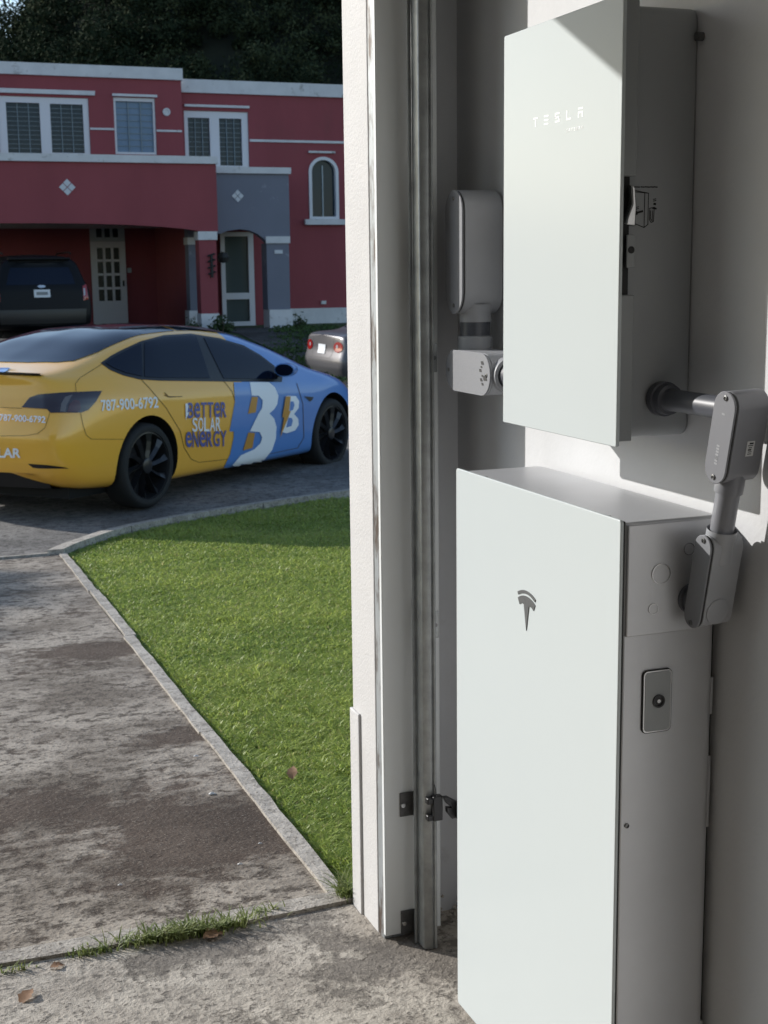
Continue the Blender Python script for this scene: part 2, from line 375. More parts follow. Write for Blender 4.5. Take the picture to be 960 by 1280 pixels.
# concrete edging between the driveway and the lawn, in cast lengths
ed = empty('edging', (PX, 1.15, FZ), kind='structure')
def edging_block(y0, y1, x0, x1, h, jit):
    m = MB(); ny = max(2, int((y1-y0)/.12)); pts = []
    for j in range(ny+1):
        y = y0+(y1-y0)*j/ny; a = random.uniform(-.0025, .0025); b = random.uniform(-.004, .004)
        pts.append(((x0+a+jit+EX(y)-PX), (x1+b+jit+EX(y)-PX), y, gz(y)))
    for (a0, b0, ya, za), (a1, b1, yb, zb) in zip(pts[:-1], pts[1:]):
        m.add([(a0, ya, za-.1), (b0, ya, za-.1), (b1, yb, zb-.1), (a1, yb, zb-.1), (a0, ya, za+h), (b0, ya, za+h), (b1, yb, zb+h), (a1, yb, zb+h)],
              [(4, 5, 6, 7), (1, 2, 6, 5), (3, 0, 4, 7)]+([(0, 1, 5, 4)] if ya == y0 else [])+([(2, 3, 7, 6)] if yb == y1 else []))
    o = m.build('edging_block', 'edging_concrete', ed); o.matrix_parent_inverse = Matrix.Translation((-PX, -1.15, -FZ)); return o
for y0, y1, jit in ((1.216, 2.716, 0), (2.723, 4.42, -.005), (4.43, 5.7, .006), (5.704, 7.16, .0)):
    edging_block(y0, y1, PX-.043, PX+.004, .006, jit)
# the strip across the driveway in front of the garage
def strip(x0, x1, y0, y1, name='edging_block', h=.008):
    m = MB(); n = max(3, int((x1-x0)/.15)); P = []
    for i in range(n+1):
        x = x0+(x1-x0)*i/n; P.append((x, y0+random.uniform(-.008, .006), y1+random.uniform(-.004, .004)))
    for (xa, a0, a1), (xb, b0, b1) in zip(P[:-1], P[1:]):
        z = FZ+h; m.add([(xa, a0, z), (xb, b0, z), (xb, b1, z-.002), (xa, a1, z-.002), (xa, a0, z-.1), (xb, b0, z-.1), (xb, b1, z-.1), (xa, a1, z-.1)], [(0, 1, 2, 3), (0, 4, 5, 1), (2, 6, 7, 3)])
    o = m.build(name, 'edging_concrete', ed); o.matrix_parent_inverse = Matrix.Translation((-PX, -1.15, -FZ)); return o
strip(-.43, PX-.002, 1.150, 1.213); strip(-1.4, -.435, 1.150, 1.211); strip(-2.6, -1.41, 1.150, 1.211); strip(-5.1, -2.61, 1.150, 1.211)
# the kerb between street and lawn
kb = empty('kerb', (0, 7.2, -.33), kind='structure')
def kerb_run(pts, wd, h, name):
    m = MB(); n = len(pts); q = []
    for i, (x, y) in enumerate(pts):
        a = Vector(pts[max(0, i-1)]); b = Vector(pts[min(n-1, i+1)]); t = (b-a).normalized(); nn = Vector((-t.y, t.x)); z = gz(y)
        q.append([(x, y, z-.1), (x, y, z+h), (x+nn.x*wd, y+nn.y*wd, z+h-.01), (x+nn.x*wd, y+nn.y*wd, z-.1)])
    for a, b in zip(q[:-1], q[1:]): m.add(a+b, [(0, 1, 5, 4), (1, 2, 6, 5), (2, 3, 7, 6)])
    m.add(q[0], [(0, 1, 2, 3)]); m.add(q[-1], [(3, 2, 1, 0)])
    o = m.build(name, 'edging_concrete', kb); o.matrix_parent_inverse = Matrix.Translation((0, -7.2, .33)); return o
def fine(pts, k=4):
    out = []
    for i in range(len(pts)-1):
        p0, p1, p2, p3 = pts[max(i-1, 0)], pts[i], pts[i+1], pts[min(i+2, len(pts)-1)]
        for j in range(k):
            t = j/k; out.append(tuple(.5*((2*b)+(-a+c)*t+(2*a-5*b+4*c-d)*t*t+(-a+3*b-3*c+d)*t**3) for a, b, c, d in zip(p0, p1, p2, p3)))
    return out+[pts[-1]]
kf = fine(kerb_pts)
for a, b in ((0, 6), (6, 13), (13, 21), (21, 25), (25, 29), (29, 37)):
    seg = kf[a:b+1]; e0, e1 = Vector(seg[0]), Vector(seg[1]); seg[0] = tuple(e0+(e1-e0).normalized()*.008)
    kerb_run(seg, .11, .035, 'kerb_block')
kerb_run([(-5.1, 7.175), (-2.5, 7.175), (.06, 7.175)], .075, .012, 'kerb_block')
kerb_run([(-60, 18.2), (-1.5, 18.2)], .12, .1, 'kerb_block'); kerb_run([(9.7, 18.2), (60, 18.2)], .12, .1, 'kerb_block')

# ------------------------------------------------------------------ garage
W = .19                        # plane of the side wall
YI, YB, YO, LZ = 1.03, .94, 1.14, 2.325
g = empty('garage', (0, 0, FZ), label='white painted garage whose inside wall carries the grey and white cabinets', cat='garage')
def gp(name, material, *boxes, **k):
    o = B(name, material, g, *boxes, **k); o.matrix_parent_inverse = Matrix.Translation((0, 0, -FZ)); return o
gp('side_wall', 'white_paint', ((W, -6.2, FZ-.1), (W+.15, YO, 2.9)))
gp('far_wall', 'inner_white', ((-4.85, -6.2, FZ-.1), (-4.7, YO, 2.9)))
gp('back_wall', 'inner_white', ((-4.7, -6.2, FZ-.1), (W, -6.05, 2.9)))
gp('ceiling', 'ceiling_paint', ((-5.1, -6.3, 2.9), (W+.35, YO+.25, 3.05)))
gp('lintel', 'white_paint', ((-4.7, .985, LZ), (W, YO, 2.9)))
gp('front_wall', 'white_paint', ((.11, YI, FZ-.1), (W, YO, LZ)))
gp('front_wall', 'white_paint', ((-4.7, .985, FZ-.1), (-4.3, YO, LZ)))
gp('door_pier', 'white_pier', ((PX, .986, FZ-.1), (.11, YO, LZ)), bevel=.004)
gp('plinth', 'white_pier', ((PX-.006, 1.085, FZ-.1), (PX+.02, YO+.006, .47)), bevel=.003)
gp('seal_strip', 'rust_strip', ((PX+.002, .954, FZ-.01), (PX+.05, .986, LZ)))
gp('jamb_board', 'white_board', ((PX-.0, YB, FZ+.012), (.105, .9535, LZ)), bevel=.002)
# dirt heap and chipped plaster at the foot of the front wall
m = MB()
for i in range(60):
    x = random.uniform(.06, .185); y = YI-abs(random.gauss(0, .03))-.01; r = random.uniform(.003, .009); z = FZ+random.random()**2*.05
    m.add([(x-r, y, z), (x+r, y+r*.4, z), (x, y-r, z), (x, y, z+r)], [(0, 2, 3), (2, 1, 3), (1, 0, 3)])
m.build('gravel', 'floor_concrete', None, label='loose crumbs of concrete at the foot of the front wall', cat='gravel', kind='stuff')

# --- garage door track
tr = empty('door_track', (.04, .885, FZ), label='galvanised garage door track standing upright beside the white jamb', cat='door track')
def tp(name, material, mb, **k):
    o = mb.build(name, material, tr, **k); o.matrix_parent_inverse = Matrix.Translation((-.04, -.885, -FZ)); return o
TB, TT = FZ+.004, 2.6
# C-shaped rail: web towards the wall, two flanges, rolled lips
prof = [(.030, .905), (.034, .905), (.034, .872), (.036, .868), (.052, .862), (.058, .866), (.060, .874), (.058, .874), (.055, .869), (.0525, .8665), (.0375, .8718), (.0375, .909), (.030, .909)]
tp('rail', 'galvanised', MB().prism(prof, TB, TT, 2), bevel=.0006, seg=1)
tp('rail_lip', 'galvanised', MB().tube((.0605, .8655, TB), (.0605, .8655, TT), .0035, n=10), smooth=True)
tp('rail_channel', 'galvanised_dark', MB().box((.038, .880, TB), (.057, .884, TT)))
tp('flange_angle', 'galvanised', MB().box((.026, .9085, TB), (.0292, .945, TT)).box((.012, .945, TB), (.0292, .9545, TT)) if False else MB().box((.0255, .900, TB), (.0295, .903, TT)))
for z in (.02, .300, 2.1):
    tp('bracket', 'bracket_grey', MB().box((.006, .9355, z-.028), (.040, .9395, z+.028)).box((.036, .905, z-.028), (.040, .9355, z+.028)), bevel=.0015, seg=1)
    tp('bracket_bolt', 'bright_metal', MB().tube((.012, .930, z), (.012, .937, z), .005, n=8))
for z in (.72, 1.29):
    tp('tab', 'galvanised', MB().box((.060, .880, z-.030), (.078, .8825, z+.030)), bevel=.004)
    tp('tab_bolt', 'screw_steel', MB().tube((.069, .875, z), (.069, .881, z), .0045, n=8))
# --- photo-eye sensor
se = empty('door_sensor', (.09, .85, .35), label='small black photo sensor clipped to the door track', cat='sensor')
c0 = onp(548, 1013, 1, .845)
def sp(name, material, mb, **k):
    o = mb.build(name, material, se, **k); o.matrix_parent_inverse = Matrix.Translation((-.09, -.85, -.35)); return o
zc = c0.z; xc = c0.x
sp('clip', 'black_plastic', MB().box((xc-.022, .852, zc+.012), (xc+.004, .868, zc+.026)).box((xc-.022, .852, zc-.026), (xc+.004, .868, zc-.013)).box((xc-.010, .848, zc-.026), (xc+.012, .866, zc+.030)), bevel=.002)
sp('arm', 'black_plastic', MB().prism([(xc+.010, zc+.030), (xc+.020, zc+.030), (xc+.048, zc+.012), (xc+.048, zc-.020), (xc+.030, zc-.022), (xc+.018, zc-.006), (xc+.018, zc+.006), (xc+.030, zc+.004), (xc+.016, zc+.016)], .838, .850), bevel=.001)
sp('housing', 'black_plastic', MB().box((xc+.036, .815, zc-.020), (xc+.085, .850, zc+.014)), bevel=.004)
wire_pts = [(xc-.004, .846, zc+.028), (xc-.002, .86, zc+.05), (xc+.010, .93, zc+.075), (xc+.040, 1.02, zc+.09), (xc+.055, 1.024, zc+.13), (xc+.050, 1.026, zc+.16), (xc+.02, 1.026, zc+.18), (xc-.01, 1.026, zc+.185)]
sp('cable', 'wire', MB().path(fine(wire_pts, 5), .0011, 6))

# ------------------------------------------------------------------ battery cabinet
def shift(o, loc):
    if o.parent and o.parent.type == 'EMPTY' and o.parent.parent is None: o.matrix_parent_inverse = Matrix.Translation(-Vector(loc))
    return o
PB = (.09, .3, 0)
pw = empty('battery_cabinet', PB, label='tall white glass fronted wall battery standing near the floor under the gateway box', cat='battery')
def P(name, material, mb, parent=pw, **k):
    o = mb.build(name, material, parent, **k)
    if parent is pw: shift(o, PB)
    return o
BX = .178
def plan_round(x0, x1, y0, y1, r, n=7):
    return [(x0, y1), (x0, y0)]+[(x1-r+r*math.sin(R(90*i/n)), y0+r-r*math.cos(R(90*i/n))) for i in range(n+1)]+[(x1-r+r*math.cos(R(90*i/n)), y1-r+r*math.sin(R(90*i/n))) for i in range(n+1)]
P('body', 'cabinet_grey', MB().prism(plan_round(.0085, BX, .004, .603, .018), .006, 1.0935, 2), bevel=.005, seg=3)
P('rear_plate', 'seam_black', MB().box((BX, .03, .02), (W-.001, .58, 1.06)))
for za, zb_ in ((.10, .24), (.58, .70), (.77, .83)): P('wall_bracket', 'cabinet_grey', MB().box((BX-.004, .016, za), (BX+.004, .026, zb_)))
def rounded(y0, y1, z0, z1, r, n=5):
    out = []
    for cx, cz, a in ((y1-r, z1-r, 0), (y0+r, z1-r, 90), (y0+r, z0+r, 180), (y1-r, z0+r, 270)):
        out += [(cx+r*math.cos(R(a+90*i/n)), cz+r*math.sin(R(a+90*i/n))) for i in range(n+1)]
    return out
P('seam', 'seam_black', MB().box((.006, .0025, .003), (.0095, .6065, 1.096)))
P('front_glass', 'cabinet_glass', MB().prism(rounded(0, .609, 0, 1.099, .006), 0, .0058, 0), bevel=.0016, seg=3)
# emblem, flat metal set into the glass
def emblem(c_y, c_z, s, x):
    """a T shape: a curved bar over a tapering stem with two arms"""
    m = MB(); X0, X1 = x-.0012, x+.0004
    def arc(r0, r1, cz0, half, n=14):
        o = [(c_y-math.sin(a)*r1, c_z+cz0+math.cos(a)*r1) for a in [half*(2*i/n-1) for i in range(n+1)]]
        i_ = [(c_y-math.sin(a)*r0, c_z+cz0+math.cos(a)*r0) for a in [half*(2*i/n-1) for i in range(n+1)]]
        for j in range(n): m.prism([o[j], o[j+1], i_[j+1], i_[j]], X0, X1, 0)
    arc(s*1.02, s*1.10, -s*.70, .47)
    arc(s*.78, s*.96, -s*.70, .52)
    m.prism([(c_y-s*.16, c_z+s*.20), (c_y-s*.13, c_z-s*.0), (c_y, c_z-s*.62), (c_y+s*.13, c_z-s*.0), (c_y+s*.16, c_z+s*.20), (c_y, c_z+s*.10)], X0-.0002, X1, 0)
    m.prism([(c_y-s*.30, c_z+s*.14), (c_y-s*.16, c_z+s*.18), (c_y-s*.12, c_z+s*.02), (c_y-s*.20, c_z+s*.04)], X0-.0001, X1, 0)
    m.prism([(c_y+s*.16, c_z+s*.18), (c_y+s*.30, c_z+s*.14), (c_y+s*.20, c_z+s*.04), (c_y+s*.12, c_z+s*.02)], X0-.0001, X1, 0)
    return m
P('emblem', 'emblem_grey', emblem(.308, .897, .069, 0.), label='dark grey T shaped emblem on the white glass')
# side cover with knockouts
cv = P('side_cover', 'cabinet_grey', MB().box((.013, -.0008, .917), (BX-.019, .006, 1.0905)), bevel=.002)
def disc(c, r, h, n=28, ax=(0, -1, 0)): return MB().lathe([(0, 0), (h, 0), (h, r*.93), (h*.6, r), (0, r)][1:], c, ax, n)
for (u, v), r in (((826, 717), .0165), ((861, 686), .0095), ((816, 761), .0085)):
    c = onp(u, v, 1, -.0005)
    ko = MB().lathe([(.0003, r), (.002, r), (.002, r*.9), (.0003, r*.88)], c, (0, -1, 0), 30).build('knockout_ring', 'bright_metal', cv, smooth=True)
    dk = MB().lathe([(-.001, r*.9), (.0014, r*.88), (.0014, 0)], c, (0, -1, 0), 30).build('knockout', 'knockout', cv, smooth=True)
    shift(ko, PB); shift(dk, PB)
sw = P('switch_plate', 'trim_grey', MB().prism(rounded(.0475, .0935, .762, .857, .006), -.001, .006, 1), bevel=.001)
for o in (MB().prism(rounded(.0445, .0965, .759, .860, .008), .0005, .006, 1).build('plate_rim', 'seam_black', sw),
          MB().prism(rounded(.0457, .0953, .7602, .8588, .007), -.0003, .006, 1).build('plate_frame', 'bright_metal', sw),
          MB().lathe([(.001, .0105), (.0035, .0105), (.0035, .0075), (.0015, .0065), (.0015, 0)], (.072, 0, .81), (0, -1, 0), 24).build('button', 'black_plastic', sw, smooth=True),
          MB().lathe([(.0016, .0035), (.0026, .003), (.0026, 0)], (.072, 0, .81), (0, -1, 0), 16).build('button_mark', 'bright_metal', sw)): shift(o, PB)
P('screw', 'screw_steel', MB().lathe([(0, .0042), (.003, .004), (.0035, .0025), (.002, .002), (.002, 0)], (.0225, .005, .612), (0, -1, 0), 12), smooth=True)
for yy in (.055, .50, .585): P('screw', 'screw_steel', MB().lathe([(0, .003), (.003, .0028), (.003, 0)], (.012, yy, 1.0935), (0, 0, 1), 10))

# ------------------------------------------------------------------ gateway cabinet
GB = (.12, .3, 1.2)
gw = empty('gateway_cabinet', GB, label='white glass fronted gateway box hung high on the wall above the battery', cat='electrical cabinet')
def G(name, material, mb, parent=None, **k):
    o = mb.build(name, material, parent or gw, **k); shift(o, GB); return o
GX, GY0, GY1, GZ0, GZ1 = .04, .086, .4885, 1.1965, 1.867
G('body', 'gateway_grey', MB().prism(rounded(.117, .462, 1.204, 1.860, .022), .058, W-.0005, 0), bevel=.004, seg=3)
G('mount_bolt', 'screw_steel', MB().tube((W-.012, .105, 1.815), (W-.001, .105, 1.815), .007, n=10))
G('door_frame', 'trim_grey', MB().box((.0465, .100, 1.203), (.076, .116, 1.429)).box((.0465, .100, 1.607), (.076, .116, 1.862)).box((.0465, .1175, 1.207), (.0575, .462, 1.857)), bevel=.0015)
G('lock_recess', 'seam_black', MB().box((.050, .110, 1.4295), (.070, .1165, 1.6065)))
G('front_glass', 'cabinet_glass', MB().prism(rounded(GY0, GY1, GZ0, GZ1, .004), GX, GX+.0062, 0), bevel=.0015, seg=3)
G('hasp', 'trim_grey', MB().prism([(.060, 1.470), (.075, 1.470), (.075, 1.520), (.060, 1.520)], .098, .1015, 1), bevel=.0015)
G('hasp_hole', 'seam_black', MB().lathe([(0, .0055), (.0012, .0055), (.0012, 0)], (.0675, .0981, 1.497), (0, -1, 0), 16))
lt = G('latch', 'bright_metal', MB().prism([(.056, 1.535), (.072, 1.532), (.0735, 1.560), (.071, 1.590), (.064, 1.594), (.066, 1.565), (.058, 1.545)], .094, .108, 1), bevel=.002)
G('latch_bolt', 'screw_steel', MB().tube((.073, .112, 1.578), (.073, .106, 1.578), .006, n=12))
# printed name: five spaced letters drawn with bars, and the small word beneath
def bars(m, y_left, z0, h, wd, segs, x):
    for a0, b0, a1, b1 in segs:
        m.prism([(y_left-a0*wd, z0+b0*h), (y_left-a1*wd, z0+b0*h), (y_left-a1*wd, z0+b1*h), (y_left-a0*wd, z0+b1*h)], x-.00025, x+.0003, 0)
LET = {'T': [(0, .84, 1, 1), (.40, 0, .60, .74)], 'E': [(0, .84, 1, 1), (0, .43, 1, .57), (0, 0, 1, .16)],
       'S': [(0, .84, 1, 1), (0, .5, .2, .82), (0, .43, 1, .57), (.8, .18, 1, .5), (0, 0, 1, .16)],
       'L': [(0, 0, .2, 1), (.2, 0, 1, .18)], 'A': [(0, .84, 1, 1), (0, .42, 1, .60), (0, 0, .2, .42), (.8, 0, 1, .42)],
       'G': [(0, .84, 1, 1), (0, 0, .2, 1), (0, 0, 1, .16), (.8, 0, 1, .5)], 'W': [(0, 0, .2, 1), (.4, 0, .6, 1), (.8, 0, 1, 1), (0, 0, 1, .16)],
       'Y': [(.4, 0, .6, .6), (0, .5, .2, 1), (.8, .5, 1, 1), (0, .45, 1, .6)]}
for i, ch in enumerate('TESLA'):
    m = MB(); bars(m, .374-i*.0385, 1.7035, .0150, .0155, LET[ch], GX); G('letter', 'print_white', m, kind='stuff')
m = MB()
for i, ch in enumerate('GATEWAY'): bars(m, .258-i*.0082, 1.6850, .0050, .0048, LET[ch], GX)
G('small_lettering', 'print_white', m, kind='stuff', label='small white printed word GATEWAY')
# instruction pictogram on the near side: a small line drawing of the box, with a line of print over it
YS = .1164
def line(m, pts, wd=.0006, y=YS):
    for (a, b), (c, d) in zip(pts[:-1], pts[1:]):
        t = Vector((c-a, d-b)); n_ = Vector((-t.y, t.x)).normalized()*wd; e = t.normalized()*wd*.6
        m.add([(a-e.x+n_.x, y, b-e.y+n_.y), (c+e.x+n_.x, y, d+e.y+n_.y), (c+e.x-n_.x, y, d+e.y-n_.y), (a-e.x-n_.x, y, b-e.y-n_.y)], [(0, 1, 2, 3)])
def lp(u, v): q = onp(u, v, 1, YS); return (q.x, q.z)
def lc(cx, cy): return lp(780+cx/7.11, 200+cy/7.11)      # from the enlarged view
m = MB()
for pl in ([(70, 280), (185, 292), (178, 600), (70, 555), (70, 280)], [(185, 292), (218, 295), (212, 572), (178, 600)], [(70, 280), (105, 272), (218, 295)],
           [(225, 430), (270, 420), (290, 432)], [(228, 440), (226, 530), (240, 555), (262, 545), (268, 440)], [(238, 450), (236, 525), (250, 540), (256, 450)],
           [(100, 440), (130, 430)], [(100, 425), (130, 415)], [(260, 365), (285, 360)], [(260, 350), (285, 345)]): line(m, [lc(*p) for p in pl])
line(m, [lc(110, 470), lc(165, 455)], .0016); line(m, [lc(108, 462), lc(112, 480)], .002); line(m, [lc(266, 390), lc(280, 392)], .0016); line(m, [lc(255, 428), lc(285, 434)], .0012)
for a, b in ((72, 92), (97, 140), (150, 180), (186, 230), (236, 262), (266, 296)): line(m, [lc(a, 239), lc(b, 241)], .0008)
G('pictogram', 'print_black', m, kind='stuff')

# ------------------------------------------------------------------ conduits
def stadium(half_w, half_l, n=10):
    s = half_l-half_w
    return [(half_w*math.cos(R(180*i/n)), s+half_w*math.sin(R(180*i/n))) for i in range(n+1)]+[(half_w*math.cos(R(180+180*i/n)), -s+half_w*math.sin(R(180+180*i/n))) for i in range(n+1)]
def conduit_body(parent, c, axis, out, wd, ln, dp, base, screws=True, hub=None, rim_mat='seam_black', cover_mat='pvc_cover', body_mat='pvc_grey'):
    """an access fitting: stadium shaped box along axis, its cover facing out; parts under the run's empty"""
    c = Vector(c); ax = Vector(axis).normalized(); ot = Vector(out).normalized(); ot = (ot-ax*ot.dot(ax)).normalized(); sd_ = ax.cross(ot)
    def ring(poly, d): return [c+sd_*a+ax*b+ot*d for a, b in poly]
    def solid(poly, d0, d1, r=.003):
        m = MB(); k = len(poly)
        p2 = [(a*(1-r/wd*2), b*(1-r/ln*2)) for a, b in poly]
        rs = [ring(p2, d0), ring(poly, d0+r), ring(poly, d1-r), ring(p2, d1)]
        vs = [v for q in rs for v in q]; fs = [(j*k+i, j*k+(i+1) % k, (j+1)*k+(i+1) % k, (j+1)*k+i) for j in range(3) for i in range(k)]
        fs += [tuple(range(k))[::-1], tuple(range(3*k, 4*k))]
        return m.add(vs, fs)
    def add(o): shift(o, base); return o
    st = stadium(wd/2, ln/2); body = add(solid(st, -dp/2, dp/2-.005, .0018).build('conduit_box', body_mat, parent, smooth=True, angle=28))
    add(solid(stadium(wd/2*.985, ln/2*.99), dp/2-.0056, dp/2-.0022, .0002).build('gasket', rim_mat, body, smooth=True))
    cov = add(solid(stadium(wd/2*1.01, ln/2*1.005), dp/2-.0024, dp/2+.0008, .0008).build('cover', cover_mat, body, smooth=True, angle=28))
    if screws:
        for s in (-1, 1):
            q = c+ax*s*(ln/2-wd*.2)+ot*(dp/2+.0004)
            add(MB().lathe([(0, .0042), (.0018, .004), (.0022, .0025), (.0012, .0022), (.0012, 0)], q, ot, 12).build('screw', 'screw_steel', body, smooth=True))
    return body, cov, c, ax, ot, sd_
# right-hand run: gateway side -> upper box -> lower box -> battery side
CB = (.14, -.05, 1.1)
cr = empty('conduit_run', CB, label='grey plastic conduit with two access boxes joining gateway and battery on their near side', cat='conduit', group='grey electrical conduits')
def C(name, material, mb, parent=None, **k): o = mb.build(name, material, parent or cr, smooth=True, angle=40, **k); shift(o, CB); return o
A = Vector((.138, -.090, 1.228)); Bq = Vector((.138, -.042, 1.005)); axis = (A-Bq).normalized()
C('pipe', 'pvc_dark', MB().tube((.136, .116, 1.266), (.136, -.066, 1.266), .0172, n=24))
C('coupling', 'pvc_dark', MB().lathe([(0, .0265), (.003, .0275), (.016, .0275), (.0165, .0245), (.030, .0235), (.031, .019), (.034, .0172)], (.136, .116, 1.266), (0, -1, 0), 26))
b1, cv1, *_ = conduit_body(cr, A, axis, (-1, -.10, 0), .046, .138, .064, CB, cover_mat='pvc_shaded', body_mat='pvc_shaded')
b2, cv2, *_ = conduit_body(cr, Bq, axis, (-1, -.10, 0), .037, .150, .062, CB)
p0 = A-axis*.060; p1 = Bq+axis*.066
C('pipe', 'pvc_shaded', MB().tube(p0+axis*.02, p1-axis*.01, .0178, n=24))
C('hub', 'pvc_shaded', MB().lathe([(0, .0215), (.022, .0215), (.024, .0205), (.050, .022)], p0-axis*.026, axis, 26))
C('hub', 'pvc_grey', MB().lathe([(0, .0225), (.016, .0225), (.018, .021), (.05, .022)], p1+axis*.016, -axis, 26))
C('stub', 'pvc_dark', MB().lathe([(0, .024), (.008, .024), (.009, .020), (.03, .019)], (.126, .0, .968), (0, -1, 0), 24))
# a round blank on the lower box's near face, a rating sticker and a few raised marks
side = axis.cross(Vector((-1, -.10, 0))).normalized(); side = side if side.y < 0 else -side
bl = MB().lathe([(0, .021), (.0022, .0205), (.0026, .0195), (.0026, 0)], Bq-axis*.045+side*.0178, side, 28).build('blank_plug', 'pvc_grey', b2, smooth=True); shift(bl, CB)
st_c = A-axis*.012+side*.0233+Vector((.006, 0, 0)); xa = Vector((1, 0, 0)); xa = (xa-side*xa.dot(side)).normalized()
def quad_on(c, a, b, ha, hb): return MB().add([c-a*ha-b*hb, c+a*ha-b*hb, c+a*ha+b*hb, c-a*ha+b*hb], [(0, 1, 2, 3)])
q = quad_on(st_c, xa, axis, .007, .0115).build('rating_sticker', 'sticker', b1); shift(q, CB)
m = MB()
for i in range(6):
    c = st_c+side*.0003+axis*(.008-i*.0032)+xa*random.uniform(-.001, .001); m.add(quad_on(c, xa, axis, random.uniform(.002, .005), .0006 if i % 3 else .0012).v, [(0, 1, 2, 3)])
q = m.build('sticker_print', 'print_black', b1, kind='stuff'); shift(q, CB)
m = MB(); oo = Vector((-1, -.10, 0)); oo = (oo-axis*oo.dot(axis)).normalized()
for k, (da, n_) in enumerate(((.036, 1), (-.012, 5), (-.030, 3))):
    for i in range(n_):
        c = A+axis*(da-i*.0045)+oo*.0330; m.add(quad_on(c, side, axis, .003, .0014).v, [(0, 1, 2, 3)])
q = m.build('moulded_mark', 'pvc_grey', cv1, kind='stuff'); shift(q, CB)
# far run: big box, collar and lower box into the gateway's far side
DB = (.11, .78, 1.3)
cl_ = empty('conduit_run', DB, label='grey plastic conduit with a long upright box between door track and gateway', cat='conduit', group='grey electrical conduits')
def D(name, material, mb, parent=None, **k): o = mb.build(name, material, parent or cl_, smooth=True, angle=40, **k); shift(o, DB); return o
conduit_body(cl_, (.140, .832, 1.504), (0, 0, 1), (-1, 0, 0), .084, .246, .090, DB)
D('hub', 'pvc_grey', MB().lathe([(0, .033), (.018, .033), (.036, .040)], (.142, .832, 1.364), (0, 0, 1), 28))
D('collar', 'pvc_dark', MB().tube((.142, .832, 1.334), (.142, .832, 1.370), .031, n=28))
D('hub', 'pvc_grey', MB().lathe([(0, .035), (.028, .035), (.030, .031)], (.142, .832, 1.306), (0, 0, 1), 28))
bl2, cv3, *_ = conduit_body(cl_, (.126, .745, 1.268), (0, 1, 0), (-1, 0, 0), .082, .215, .082, DB, rim_mat='pvc_grey')
D('pipe', 'pvc_dark', MB().tube((.124, .65, 1.268), (.124, .455, 1.268), .026, n=24))
D('hub', 'pvc_grey', MB().lathe([(0, .034), (.03, .034), (.032, .028)], (.124, .658, 1.268), (0, -1, 0), 24))
m = MB()
for a, b, s in ((.672, 1.291, .0035), (.676, 1.283, .002), (.681, 1.276, .003), (.672, 1.266, .002), (.677, 1.258, .003), (.671, 1.250, .0025), (.660, 1.262, .005)):
    m.prism([(a-s*2, b-s*.8), (a+s, b-s), (a+s*2, b+s*.9), (a-s, b+s)], .0836, .0848, 0)
q = m.build('moulded_mark', 'print_black', cv3, kind='stuff'); shift(q, DB)
# small brown junction behind the big box
B('junction_plate', 'edging_concrete', None, ((W-.016, .668, 1.49), (W-.002, .70, 1.60)), label='small tan plate on the wall behind the gateway box', cat='wall plate')

# ------------------------------------------------------------------ lawn and litter
def vnoise(x, y, sc, seed):
    """smooth random field, no repeats over the lawn"""
    r = np.random.default_rng(seed); g_ = r.random((256, 256)); u = x*sc+50; v = y*sc+50
    i = np.floor(u).astype(int); j = np.floor(v).astype(int); a = u-i; b_ = v-j; a = a*a*(3-2*a); b_ = b_*b_*(3-2*b_); i %= 255; j %= 255
    return (g_[i, j]*(1-a)+g_[i+1, j]*a)*(1-b_)+(g_[i, j+1]*(1-a)+g_[i+1, j+1]*a)*b_
def lawn_blades():
    n = 340000
    y = 1.16+(rng.random(n)**1.2)*7.5
    xr = -.02+(y-1.14)*.372+.28; xe = EX(0)+.155*np.maximum(0, y-1.2)/5.95
    x = xe-.012+rng.random(n)*(xr-xe+.012)
    ky = np.interp(x, [p[0] for p in kerb_pts], [p[1] for p in kerb_pts])
    f1 = vnoise(x, y, 3.1, 1); f2 = vnoise(x, y, 11., 2); f3 = vnoise(x, y, 34., 3)
    ok = (y < ky-.01) & (rng.random(n) < .55+.9*f3*(.5+f2)); x, y, xe, f1, f2, f3 = x[ok], y[ok], xe[ok], f1[ok], f2[ok], f3[ok]; n = len(x)
    z = np.interp(y, [1.15, 7.2, 7.6, 18], [FZ, -.325, -.34, -.345])-.03
    edge = np.clip((x-xe)/.06+.35, .35, 1)
    h = (.013+.015*rng.random(n))*(.6+.45*f1+.4*f2+.35*f3)*edge*np.where(rng.random(n) < .012, 1.6, 1)+.006
    a = rng.random(n)*2*np.pi; lean = (.25+rng.random(n)*1.3)*h
    dx, dy = np.cos(a), np.sin(a); wd = .0011+.0015*rng.random(n)+.0003*y
    px_, py_ = -dy*wd, dx*wd
    b = np.stack([x, y, z], 1)
    m1 = b+np.stack([dx*lean*.35, dy*lean*.35, h*.62], 1); t = b+np.stack([dx*lean, dy*lean, h*(1-.35*rng.random(n))], 1)
    pv = np.stack([px_, py_, np.zeros(n)], 1)
    V = np.stack([b-pv, b+pv, m1+pv*.8, m1-pv*.8, t], 1).reshape(-1, 3)
    i = np.arange(n)[:, None]*5
    F = np.concatenate([i+np.array([[0, 1, 2]]), i+np.array([[0, 2, 3]]), i+np.array([[3, 2, 4]])])
    o = mesh_np('lawn_grass', V, F, 'grass_blade', kind='stuff', label='short sunlit lawn grass between driveway edging and garage pier', cat='grass')
    at = o.data.attributes.new('tone', 'FLOAT', 'POINT')
    tone = np.clip(.10+.55*rng.random(n)+.35*f1, 0, 1); tone = np.where(rng.random(n) < .05, 1.35, tone)
    at.data.foreach_set('value', np.repeat(tone, 5).astype(np.float32))
lawn_blades()
